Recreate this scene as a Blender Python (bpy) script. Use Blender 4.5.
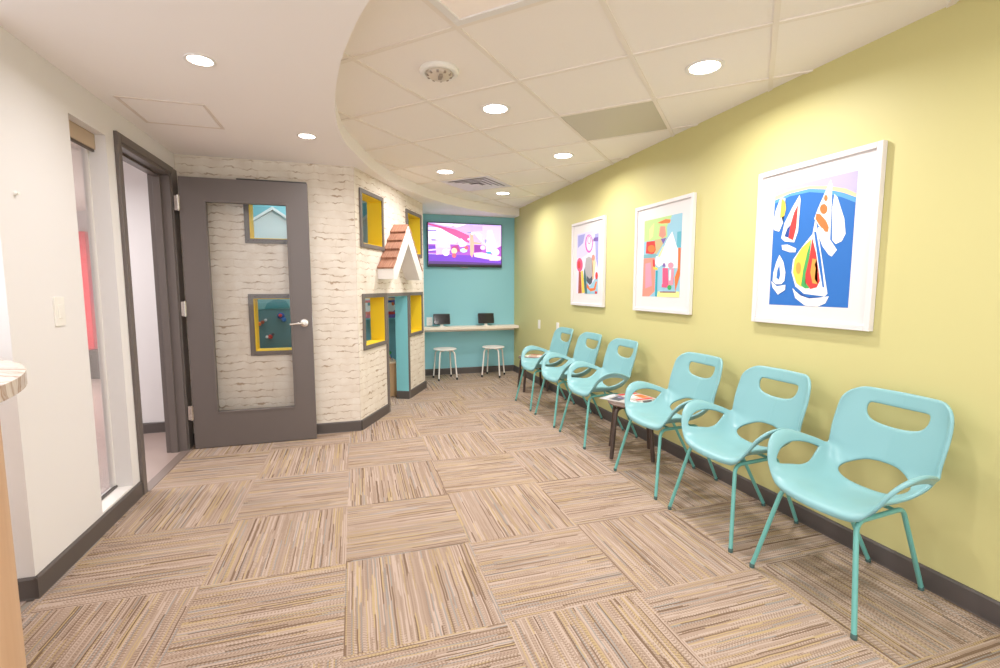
import bpy, bmesh, math, random
from mathutils import Vector, Matrix, geometry
random.seed(4)
sc = bpy.context.scene
for o in list(bpy.data.objects):
    bpy.data.objects.remove(o)
COL = sc.collection
PI = math.pi

# ------------------------------------------------------------------ camera
cam_d = bpy.data.cameras.new('camera'); cam = bpy.data.objects.new('camera', cam_d); COL.objects.link(cam)
cam_d.sensor_width = 36; cam_d.lens = 474 / 1000 * 36; cam_d.clip_start = .05
def cam_axes(vx, vy, roll, f=474.0):
    dY = Vector((vx - 500, vy - 334, f)).normalized()
    up = dY.cross(Vector((1, roll, 0))).normalized()
    if up.y > 0: up = -up
    dX = dY.cross(up)
    if dX.x < 0: dX = -dX
    return dX, dY, up
ax = cam_axes(353.7, 286.6, 0.0003)
m = Matrix.Identity(4)
for i in range(3):
    m[i][0] = ax[i].x; m[i][1] = -ax[i].y; m[i][2] = -ax[i].z
m.translation = Vector((0, 0, 1.326))
cam.matrix_world = m
sc.camera = cam
# ------------------------------------------------------------------ light and exposure
w = bpy.data.worlds.new('world'); sc.world = w; w.use_nodes = True
w.node_tree.nodes['Background'].inputs[0].default_value = (.95, .975, 1.0, 1)
w.node_tree.nodes['Background'].inputs[1].default_value = 1.5
sc.view_settings.view_transform = 'Standard'; sc.view_settings.look = 'None'
sc.view_settings.exposure = 0.55; sc.view_settings.gamma = 1; sc.view_settings.use_curve_mapping = False
def area(name, loc, size, power, spread=162, shape='DISK', col=(1, .985, .985), sy=None, rot=(0, 0, 0)):
    l = bpy.data.lights.new(name, 'AREA'); l.shape = shape; l.size = size; l.energy = power; l.color = col
    if sy: l.size_y = sy
    l.spread = math.radians(spread)
    o = bpy.data.objects.new(name, l); o.location = loc; o.rotation_euler = rot; COL.objects.link(o); return o
DL_ACT = [(.916, 3.088), (1.806, 2.198), (1.806, 3.978), (.916, 4.868), (1.806, 5.758)]
DL_SOF = [(-.65, 2.617), (-.281, 3.667)]
P_DL = 10.5
DL_ADDED = [(.916, 1.308), (1.806, .418)]  # out-of-view downlights added for side light and shadows on the chairs
for x, y in DL_ACT: area('downlight_lamp', (x, y, 2.462), .13, P_DL)
for x, y in DL_ADDED: area('downlight_lamp', (x, y, 2.462), .13, P_DL * .6)
DL_SOF_ADDED = [(-.75, 1.25)]  # out-of-view soffit downlight added to brighten the left wall
for x, y in DL_SOF_ADDED: area('downlight_lamp', (x, y, 2.352), .13, P_DL * .4)
for x, y in DL_SOF: area('downlight_lamp', (x, y, 2.352), .09, P_DL * .42)
area('hall_lamp', (-2.3, 3.9, 2.40), .3, 15)
area('far_hall_lamp', (-3.3, 6.6, 2.40), .3, 60)  # unseen fill light without a fixture, added to brighten the far hall
area('playhouse_lamp', (-.45, 5.8, 2.93), .3, 15)  # unseen fill lights without fixtures, added to brighten the playhouse interior
area('playhouse_lamp', (.30, 6.45, 2.93), .3, 16)

# ------------------------------------------------------------------ materials
def lin(c):
    return tuple(((v / 255) / 12.92 if v / 255 <= .04045 else ((v / 255 + .055) / 1.055) ** 2.4) for v in c) + (1,)
MATS = {}
def mat(name, rgb, rough=.5, metal=0, emit=0, noise=0, nscale=30, bump=0, bscale=200, spec=.5, coat=0):
    if name in MATS: return MATS[name]
    mt = bpy.data.materials.new(name); mt.use_nodes = True; nt = mt.node_tree
    b = nt.nodes['Principled BSDF']; c = lin(rgb)
    b.inputs['Base Color'].default_value = c; b.inputs['Roughness'].default_value = rough
    b.inputs['Metallic'].default_value = metal; b.inputs['Specular IOR Level'].default_value = spec
    if coat: b.inputs['Coat Weight'].default_value = coat
    if emit:
        b.inputs['Emission Color'].default_value = c; b.inputs['Emission Strength'].default_value = emit
    tc = nt.nodes.new('ShaderNodeTexCoord')
    if noise:
        n = nt.nodes.new('ShaderNodeTexNoise'); n.inputs['Scale'].default_value = nscale; n.inputs['Detail'].default_value = 4
        mx = nt.nodes.new('ShaderNodeMix'); mx.data_type = 'RGBA'
        mx.inputs[6].default_value = c; mx.inputs[7].default_value = tuple(v * (1 - noise) for v in c[:3]) + (1,)
        nt.links.new(tc.outputs['Object'], n.inputs['Vector']); nt.links.new(n.outputs[0], mx.inputs[0])
        nt.links.new(mx.outputs[2], b.inputs['Base Color'])
    if bump:
        n = nt.nodes.new('ShaderNodeTexNoise'); n.inputs['Scale'].default_value = bscale
        bp = nt.nodes.new('ShaderNodeBump'); bp.inputs['Strength'].default_value = bump; bp.inputs['Distance'].default_value = .002
        nt.links.new(tc.outputs['Object'], n.inputs['Vector']); nt.links.new(n.outputs[0], bp.inputs['Height']); nt.links.new(bp.outputs[0], b.inputs['Normal'])
    MATS[name] = mt; return mt
class NT:
    def __init__(s, name):
        s.m = bpy.data.materials.new(name); s.m.use_nodes = True; s.t = s.m.node_tree; s.b = s.t.nodes['Principled BSDF']
    def put(s, sock, v):
        if hasattr(v, 'bl_idname') or hasattr(v, 'is_output'): s.t.links.new(v, sock)
        else: sock.default_value = v
    def math(s, op, a, b=0.0, c=None):
        n = s.t.nodes.new('ShaderNodeMath'); n.operation = op; s.put(n.inputs[0], a); s.put(n.inputs[1], b)
        if c is not None: s.put(n.inputs[2], c)
        return n.outputs[0]
    def mix(s, f, a, b):
        n = s.t.nodes.new('ShaderNodeMix'); n.data_type = 'RGBA'; s.put(n.inputs[0], f); s.put(n.inputs[6], a); s.put(n.inputs[7], b); return n.outputs[2]
    def fmix(s, f, a, b):
        n = s.t.nodes.new('ShaderNodeMix'); n.data_type = 'FLOAT'; s.put(n.inputs[0], f); s.put(n.inputs[2], a); s.put(n.inputs[3], b); return n.outputs[0]
    def comb(s, x, y=0.0, z=0.0):
        n = s.t.nodes.new('ShaderNodeCombineXYZ'); s.put(n.inputs[0], x); s.put(n.inputs[1], y); s.put(n.inputs[2], z); return n.outputs[0]
    def sep(s, v):
        n = s.t.nodes.new('ShaderNodeSeparateXYZ'); s.t.links.new(v, n.inputs[0]); return n.outputs
    def coord(s, k='Object'):
        return s.t.nodes.new('ShaderNodeTexCoord').outputs[k]
    def pos(s):
        return s.t.nodes.new('ShaderNodeNewGeometry').outputs['Position']
    def white(s, v):
        n = s.t.nodes.new('ShaderNodeTexWhiteNoise'); n.noise_dimensions = '3D'; s.t.links.new(v, n.inputs['Vector']); return n.outputs['Value']
    def noise(s, v, scale, detail=2):
        n = s.t.nodes.new('ShaderNodeTexNoise'); n.inputs['Scale'].default_value = scale; n.inputs['Detail'].default_value = detail
        s.t.links.new(v, n.inputs['Vector']); return n.outputs[0]
    def ramp(s, f, stops, const=False):
        n = s.t.nodes.new('ShaderNodeValToRGB'); s.t.links.new(f, n.inputs[0]); e = n.color_ramp.elements
        if const: n.color_ramp.interpolation = 'CONSTANT'
        e[0].position = stops[0][0]; e[0].color = stops[0][1]; e[1].position = stops[1][0]; e[1].color = stops[1][1]
        for p, c in stops[2:]:
            k = e.new(p); k.color = c
        return n.outputs[0]
    def bump(s, h, strength=.5, dist=.003):
        n = s.t.nodes.new('ShaderNodeBump'); n.inputs['Strength'].default_value = strength; n.inputs['Distance'].default_value = dist
        s.t.links.new(h, n.inputs['Height']); s.t.links.new(n.outputs[0], s.b.inputs['Normal'])

def carpet_material():
    t = NT('striped_carpet_tiles'); x, y, z = t.sep(t.pos())
    X = t.math('DIVIDE', t.math('ADD', x, .684), .61); Y = t.math('DIVIDE', t.math('SUBTRACT', y, 1.668), .61)
    I = t.math('FLOOR', X); J = t.math('FLOOR', Y)
    par = t.math('FLOORED_MODULO', t.math('ADD', I, J), 2.0)
    fx = t.math('FRACT', X); fy = t.math('FRACT', Y)
    a = t.fmix(par, fy, fx); l = t.fmix(par, fx, fy)
    wob = t.math('MULTIPLY', t.math('SUBTRACT', t.noise(t.comb(X, Y), 6.0, 3), .5), .012)
    a = t.math('ADD', a, wob)
    tid = t.math('ADD', t.math('MULTIPLY', I, 17.0), t.math('MULTIPLY', J, 31.0))
    sid = t.math('FLOOR', t.math('MULTIPLY', a, 116.0))
    seg = t.math('FLOOR', t.math('ADD', t.math('MULTIPLY', l, 2.2), t.math('MULTIPLY', t.white(t.comb(sid, tid, 7.0)), 3.0)))
    r0 = t.white(t.comb(sid, tid, 1.5)); r1 = t.fmix(.35, r0, t.white(t.comb(sid, tid, seg))); r2 = t.white(t.comb(sid, tid, 3.5)); r3 = t.white(t.comb(sid, t.math('ADD', tid, seg), 9.5))
    base = t.ramp(r1, [(0, lin((120, 98, 81))), (.17, lin((150, 146, 143))), (.25, lin((184, 161, 123))), (.34, lin((170, 149, 134))), (.55, lin((188, 168, 155))),
                       (.78, lin((162, 140, 125))), (.88, lin((108, 88, 73)))], True)
    dot = t.math('LESS_THAN', t.math('FRACT', t.math('ADD', t.math('MULTIPLY', l, 46.0), r2)), .45)
    dm = t.math('MULTIPLY', dot, t.math('GREATER_THAN', r3, .45))
    col = t.mix(t.math('MULTIPLY', dm, .7), base, lin((134, 112, 94)))
    fine = t.noise(t.comb(t.math('MULTIPLY', a, 220.0), t.math('MULTIPLY', l, 110.0), tid), 1.0, 3)
    col = t.mix(t.math('MULTIPLY', t.math('MAXIMUM', t.math('SUBTRACT', fine, .42), 0.0), 1.4), col, lin((140, 114, 94)))
    t.t.links.new(col, t.b.inputs['Base Color'])
    t.b.inputs['Roughness'].default_value = .95; t.b.inputs['Specular IOR Level'].default_value = .1
    edge = t.math('ABSOLUTE', t.math('SUBTRACT', t.math('FRACT', t.math('MULTIPLY', a, 116.0)), .5))
    t.bump(t.math('SUBTRACT', t.math('SUBTRACT', 1.0, edge), t.math('MULTIPLY', dm, .6)), .35, .003)
    return t.m
def brick_material():
    t = NT('whitewashed_brick_paper'); P = t.coord('Object'); x, y, z = t.sep(P)
    n1 = t.noise(P, 4.5, 3); n2 = t.noise(P, 18.0, 4); n4 = t.noise(P, 60.0, 3)
    zz = t.math('ADD', z, t.math('ADD', t.math('MULTIPLY', t.math('SUBTRACT', n1, .5), .055), t.math('MULTIPLY', t.math('SUBTRACT', n2, .5), .048)))
    row = t.math('DIVIDE', zz, .062); R = t.math('FLOOR', row); fr = t.math('FRACT', row)
    dz = t.math('MINIMUM', fr, t.math('SUBTRACT', 1.0, fr))
    off = t.white(t.comb(R, 1.0, 2.0))
    xx = t.math('ADD', t.math('DIVIDE', t.math('ADD', x, t.math('MULTIPLY', t.math('SUBTRACT', n2, .5), .08)), .24), off)
    fxx = t.math('FRACT', xx); dx = t.math('MULTIPLY', t.math('MINIMUM', fxx, t.math('SUBTRACT', 1.0, fxx)), 3.4)
    gate = t.noise(t.comb(x, R, t.math('MULTIPLY', R, 3.1)), 7.0, 3)
    th = t.math('MULTIPLY', t.math('MAXIMUM', t.math('SUBTRACT', gate, .47), 0.0), .9)
    line = t.math('MINIMUM', t.math('MAXIMUM', t.math('MULTIPLY', t.math('SUBTRACT', th, dz), 14.0), 0.0), 1.0)
    soft = t.math('SUBTRACT', 1.0, t.math('MINIMUM', t.math('DIVIDE', dz, .16), 1.0))
    vsoft = t.math('MULTIPLY', t.math('SUBTRACT', 1.0, t.math('MINIMUM', t.math('DIVIDE', dx, .12), 1.0)), t.math('GREATER_THAN', gate, .5))
    tint = t.ramp(t.noise(P, 9.0, 5), [(.3, lin((236, 227, 216))), (.72, lin((221, 208, 194)))])
    col = t.mix(t.math('MULTIPLY', soft, .30), tint, lin((212, 194, 172)))
    col = t.mix(t.math('MULTIPLY', vsoft, .30), col, lin((206, 188, 166)))
    col = t.mix(t.math('MULTIPLY', line, .75), col, lin((160, 130, 100)))
    t.t.links.new(col, t.b.inputs['Base Color']); t.b.inputs['Roughness'].default_value = .8
    t.bump(t.math('SUBTRACT', t.math('MULTIPLY', n4, .3), soft), .2, .003)
    return t.m
def shingle_material():
    t = NT('cedar_shingle'); P = t.coord('Object'); x, y, z = t.sep(P)
    id_ = t.math('FLOOR', t.math('MULTIPLY', y, 13.0))
    g = t.noise(t.comb(t.math('MULTIPLY', x, 6.0), t.math('MULTIPLY', y, 70.0), t.math('MULTIPLY', z, 6.0)), 1.5, 4)
    c = t.ramp(g, [(.25, lin((148, 98, 76))), (.75, lin((198, 150, 126)))])
    c = t.mix(t.math('MULTIPLY', t.white(t.comb(id_, t.math('FLOOR', t.math('MULTIPLY', z, 10.0)), 1.0)), .3), c, lin((128, 78, 58)))
    t.t.links.new(c, t.b.inputs['Base Color']); t.b.inputs['Roughness'].default_value = .8
    return t.m
def marble_material():
    t = NT('veined_laminate'); P = t.pos(); x, y, z = t.sep(P)
    d = t.math('ADD', t.math('MULTIPLY', x, .35), y)
    n = t.noise(P, 3.0, 5); n2 = t.noise(t.comb(t.math('ADD', t.math('MULTIPLY', d, 9.0), t.math('MULTIPLY', n, 3.0)), t.math('MULTIPLY', x, .8), 0.0), 1.6, 5)
    c = t.ramp(n2, [(.36, lin((150, 118, 98))), (.44, lin((206, 188, 174))), (.50, lin((224, 212, 202))), (.56, lin((168, 138, 118))), (.62, lin((222, 208, 198)))])
    t.t.links.new(c, t.b.inputs['Base Color']); t.b.inputs['Roughness'].default_value = .25
    return t.m
def wood_material(name, c1, c2, sc_=1.0, rough=.5):
    t = NT(name); x, y, z = t.sep(t.coord('Object'))
    n = t.noise(t.comb(t.math('MULTIPLY', x, 25 * sc_), t.math('MULTIPLY', y, 25 * sc_), t.math('MULTIPLY', z, 1.5 * sc_)), 1.0, 4)
    t.t.links.new(t.ramp(n, [(.3, lin(c1)), (.7, lin(c2))]), t.b.inputs['Base Color']); t.b.inputs['Roughness'].default_value = rough
    return t.m
def glass_material(name='clear_glass', tint=(1, 1, 1), refl=.5):
    mt = bpy.data.materials.new(name); mt.use_nodes = True; nt = mt.node_tree; nt.nodes.clear()
    o = nt.nodes.new('ShaderNodeOutputMaterial'); tr = nt.nodes.new('ShaderNodeBsdfTransparent'); g = nt.nodes.new('ShaderNodeBsdfGlossy')
    g.inputs['Roughness'].default_value = .02; tr.inputs[0].default_value = tint + (1,)
    f = nt.nodes.new('ShaderNodeFresnel'); f.inputs[0].default_value = 1.45; mx = nt.nodes.new('ShaderNodeMixShader')
    mm = nt.nodes.new('ShaderNodeMath'); mm.operation = 'MULTIPLY'; mm.inputs[1].default_value = refl
    nt.links.new(f.outputs[0], mm.inputs[0]); nt.links.new(mm.outputs[0], mx.inputs[0])
    nt.links.new(tr.outputs[0], mx.inputs[1]); nt.links.new(g.outputs[0], mx.inputs[2]); nt.links.new(mx.outputs[0], o.inputs[0])
    return mt
CARPET = carpet_material(); BRICK = brick_material(); SHINGLE = shingle_material(); MARBLE = marble_material(); GLASS = glass_material()
WHITE = mat('white_wall_paint', (229, 225, 225), .75, bump=.05, bscale=350)
SOFFIT = mat('soffit_paint', (247, 241, 240), .85, bump=.04, bscale=300)
TILE = mat('acoustic_tile', (248, 240, 234), .95, noise=.04, nscale=180, bump=.15, bscale=500)
TBAR = mat('ceiling_grid_paint', (238, 228, 218), .6)
YELLOW = mat('yellow_green_wall_paint', (208, 200, 139), .55, bump=.05, bscale=350)
TEAL = mat('teal_wall_paint', (142, 198, 208), .6, bump=.05, bscale=350)
GREY = mat('dark_grey_vinyl', (88, 80, 77), .5)
DOORGREY = mat('charcoal_door_paint', (106, 97, 94), .38)
FRAMEGREY = mat('grey_window_trim_paint', (110, 102, 98), .5)
SUN = mat('sunny_yellow_paint', (246, 208, 40), .5)
REVEAL = mat('teal_reveal_paint', (136, 206, 214), .5)
WTRIM = mat('glossy_white_paint', (236, 231, 228), .35)
PLASTIC = mat('white_plastic', (240, 236, 230), .35)
CHAIR = mat('aqua_polypropylene', (131, 178, 182), .33, spec=.45)
CHLEG = mat('aqua_powder_coat', (110, 178, 170), .35)
BLACKP = mat('black_plastic', (28, 28, 30), .35)
DARKMETAL = mat('bronze_metal_tube', (84, 70, 64), .4, metal=.3)
DARKTOP = mat('brown_laminate', (112, 90, 80), .4)
STOOLW = mat('white_powder_coat', (240, 232, 226), .35)
CHROME = mat('satin_chrome', (215, 208, 200), .25, metal=.9)
SHELF = mat('pale_laminate', (240, 226, 210), .45, noise=.05, nscale=40)
LAMP = mat('lamp_lens', (255, 246, 235), .5, emit=9)
TROF = mat('troffer_lens', (236, 222, 210), .5, emit=.12)
METALGREY = mat('brushed_grey_panel', (200, 192, 176), .5, metal=.1)
VENT = mat('white_vent_enamel', (226, 220, 226), .4)
VENTDARK = mat('vent_duct_dark', (150, 140, 146), .8)
VINYL = mat('grey_vinyl_floor', (176, 156, 148), .35, noise=.12, nscale=6)
DESKW = wood_material('pale_desk_laminate', (206, 166, 132), (218, 182, 148), .6)
BIRCH = wood_material('birch_plywood', (206, 166, 122), (222, 186, 142))
PAPER = mat('mat_board', (226, 220, 219), .8)
FRAMEW = mat('white_picture_frame', (230, 223, 222), .35)

# ------------------------------------------------------------------ mesh helpers
def link(name, bm, m, parent=None, smooth=False, kind=None, label=None, bevel=0, M=None):
    bmesh.ops.recalc_face_normals(bm, faces=bm.faces)
    me = bpy.data.meshes.new(name); bm.to_mesh(me); bm.free()
    for k in (m if isinstance(m, (list, tuple)) else [m]): me.materials.append(k)
    if smooth:
        for p in me.polygons: p.use_smooth = True
        if smooth != 'all': me.set_sharp_from_angle(angle=math.radians(38))
    o = bpy.data.objects.new(name, me); COL.objects.link(o)
    if M is not None: o.matrix_world = M
    if parent: o.parent = parent
    if kind: o['kind'] = kind
    if label: o['label'] = label
    if bevel:
        b = o.modifiers.new('bevel', 'BEVEL'); b.width = bevel; b.segments = 2; b.limit_method = 'ANGLE'
    return o
def box(bm, x0, x1, y0, y1, z0, z1, mi=0, M=None):
    vs = [bm.verts.new(Vector(p)) for p in ((x0, y0, z0), (x1, y0, z0), (x1, y1, z0), (x0, y1, z0), (x0, y0, z1), (x1, y0, z1), (x1, y1, z1), (x0, y1, z1))]
    if M is not None:
        for v in vs: v.co = M @ v.co
    for f in ((0, 3, 2, 1), (4, 5, 6, 7), (0, 1, 5, 4), (1, 2, 6, 5), (2, 3, 7, 6), (3, 0, 4, 7)):
        bm.faces.new([vs[i] for i in f]).material_index = mi
    return bm
def bx(*a, **k): return box(bmesh.new(), *a, **k)
def prism(bm, pts, z0, z1, mi=0, M=None):
    a = [bm.verts.new(Vector((p[0], p[1], z0))) for p in pts]; b = [bm.verts.new(Vector((p[0], p[1], z1))) for p in pts]
    if M is not None:
        for v in a + b: v.co = M @ v.co
    n = len(pts)
    for i in range(n): bm.faces.new((a[i], a[(i + 1) % n], b[(i + 1) % n], b[i])).material_index = mi
    for t in geometry.tessellate_polygon([[Vector((p[0], p[1], 0)) for p in pts]]):
        bm.faces.new([a[i] for i in t]).material_index = mi; bm.faces.new([b[i] for i in reversed(t)]).material_index = mi
    return bm
def tube(bm, pts, r, n=12, caps=True, mi=0):
    pts = [Vector(p) for p in pts]; rings = []
    t0 = (pts[1] - pts[0]).normalized(); up = Vector((0, 0, 1)) if abs(t0.z) < .9 else Vector((1, 0, 0))
    nrm = t0.cross(up).normalized()
    for i, p in enumerate(pts):
        t = ((pts[min(i + 1, len(pts) - 1)] - p).normalized() + (p - pts[max(i - 1, 0)]).normalized()).normalized()
        nrm = (nrm - t * nrm.dot(t)).normalized(); bn = t.cross(nrm)
        rr = r[i] if isinstance(r, (list, tuple)) else r
        rings.append([bm.verts.new(p + (nrm * math.cos(2 * PI * k / n) + bn * math.sin(2 * PI * k / n)) * rr) for k in range(n)])
    for a, b in zip(rings, rings[1:]):
        for k in range(n): bm.faces.new((a[k], a[(k + 1) % n], b[(k + 1) % n], b[k])).material_index = mi
    if caps:
        bm.faces.new(rings[0][::-1]).material_index = mi; bm.faces.new(rings[-1]).material_index = mi
    return bm
def lathe(bm, prof, n=28, M=None, mi=0):
    rings = []
    for r, z in prof:
        ring = [bm.verts.new((r * math.cos(2 * PI * k / n), r * math.sin(2 * PI * k / n), z)) for k in range(n)] if r > 1e-5 else [bm.verts.new((0, 0, z))]
        if M is not None:
            for v in ring: v.co = M @ v.co
        rings.append(ring)
    for a, b in zip(rings, rings[1:]):
        for k in range(n):
            q = (k + 1) % n
            if len(a) == 1 and len(b) == 1: continue
            if len(a) == 1: f = (a[0], b[k], b[q])
            elif len(b) == 1: f = (a[k], a[q], b[0])
            else: f = (a[k], a[q], b[q], b[k])
            bm.faces.new(f).material_index = mi
    return bm
def bend(p0, p1, p2, r, n=6):
    """points rounding the corner p1 between p0 and p2"""
    p0, p1, p2 = Vector(p0), Vector(p1), Vector(p2)
    a = p1 + (p0 - p1).normalized() * r; b = p1 + (p2 - p1).normalized() * r
    return [(a * (1 - t) ** 2 + p1 * 2 * t * (1 - t) + b * t * t) for t in [i / n for i in range(n + 1)]]
def rrect(w, h, r, n=5):
    out = []
    for cx, cy, a in ((w / 2 - r, h / 2 - r, 0), (-w / 2 + r, h / 2 - r, 90), (-w / 2 + r, -h / 2 + r, 180), (w / 2 - r, -h / 2 + r, 270)):
        for i in range(n + 1):
            q = math.radians(a + 90 * i / n); out.append((cx + r * math.cos(q), cy + r * math.sin(q)))
    return out
def empty(name, loc=(0, 0, 0), rz=0, label=None, cat=None, group=None, kind=None, M=None):
    o = bpy.data.objects.new(name, None); COL.objects.link(o); o.empty_display_size = .1
    if M is not None: o.matrix_world = M
    else: o.location = loc; o.rotation_euler = (0, 0, rz)
    tag(o, label, cat, group, kind); return o
def tag(o, label=None, cat=None, group=None, kind=None):
    for k, v in (('label', label), ('category', cat), ('group', group), ('kind', kind)):
        if v: o[k] = v
    return o
def copy_tree(o, parent=None):
    c = o.copy(); COL.objects.link(c)
    if parent: c.parent = parent
    for ch in [q for q in bpy.data.objects if q.parent == o]: copy_tree(ch, c)
    return c
def frame_of(x, y, ang, z=0): return Matrix.Translation((x, y, z)) @ Matrix.Rotation(ang, 4, 'Z')
def slab(name, M, L, z0, z1, T, holes, m, s0=0):
    """wall slab in its own frame: x along, y behind, z up, with real openings"""
    holes = [(a, b, max(c, z0), d) for a, b, c, d in holes]
    xs = sorted({s0, L} | {h[0] for h in holes} | {h[1] for h in holes}); zs = sorted({z0, z1} | {h[2] for h in holes} | {h[3] for h in holes})
    bm = bmesh.new(); V = {}
    def v(x, y, z):
        k = (round(x, 5), round(y, 5), round(z, 5))
        if k not in V: V[k] = bm.verts.new((x, y, z))
        return V[k]
    def solid(i, j):
        if i < 0 or j < 0 or i >= len(xs) - 1 or j >= len(zs) - 1: return False
        cx = (xs[i] + xs[i + 1]) / 2; cz = (zs[j] + zs[j + 1]) / 2
        return not any(h[0] < cx < h[1] and h[2] < cz < h[3] for h in holes)
    for i in range(len(xs) - 1):
        for j in range(len(zs) - 1):
            if not solid(i, j): continue
            a, b, c, d = xs[i], xs[i + 1], zs[j], zs[j + 1]
            bm.faces.new((v(a, 0, c), v(b, 0, c), v(b, 0, d), v(a, 0, d)))
            bm.faces.new((v(a, T, c), v(a, T, d), v(b, T, d), v(b, T, c)))
            if not solid(i - 1, j): bm.faces.new((v(a, 0, c), v(a, 0, d), v(a, T, d), v(a, T, c)))
            if not solid(i + 1, j): bm.faces.new((v(b, 0, c), v(b, T, c), v(b, T, d), v(b, 0, d)))
            if not solid(i, j - 1): bm.faces.new((v(a, 0, c), v(a, T, c), v(b, T, c), v(b, 0, c)))
            if not solid(i, j + 1): bm.faces.new((v(a, 0, d), v(b, 0, d), v(b, T, d), v(a, T, d)))
    return link(name, bm, m, M=M, kind='structure')
def ring_frame(bm, s0, s1, z0, z1, wd, y0, y1, bottom=True, mi=0):
    """mitred frame around the opening s0..s1, z0..z1 with width wd going outwards"""
    box(bm, s0 - wd, s0, y0, y1, z0 - (wd if bottom else 0), z1 + wd, mi); box(bm, s1, s1 + wd, y0, y1, z0 - (wd if bottom else 0), z1 + wd, mi)
    box(bm, s0, s1, y0, y1, z1, z1 + wd, mi)
    if bottom: box(bm, s0, s1, y0, y1, z0 - wd, z0, mi)
    return bm
def base_bm(s0, s1, h=.1, t=.014):
    """vinyl base with a coved toe and rounded top"""
    prof = [(0, 0), (-t - .004, 0), (-t, .012), (-t, h - .008), (-t * .55, h), (0, h)]
    bm = bmesh.new(); a = [bm.verts.new((s0, p[0], p[1])) for p in prof]; b = [bm.verts.new((s1, p[0], p[1])) for p in prof]
    bm.faces.new(a); bm.faces.new(b[::-1])
    for i in range(len(prof)): bm.faces.new((a[i], a[(i + 1) % len(prof)], b[(i + 1) % len(prof)], b[i]))
    return bm

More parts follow.
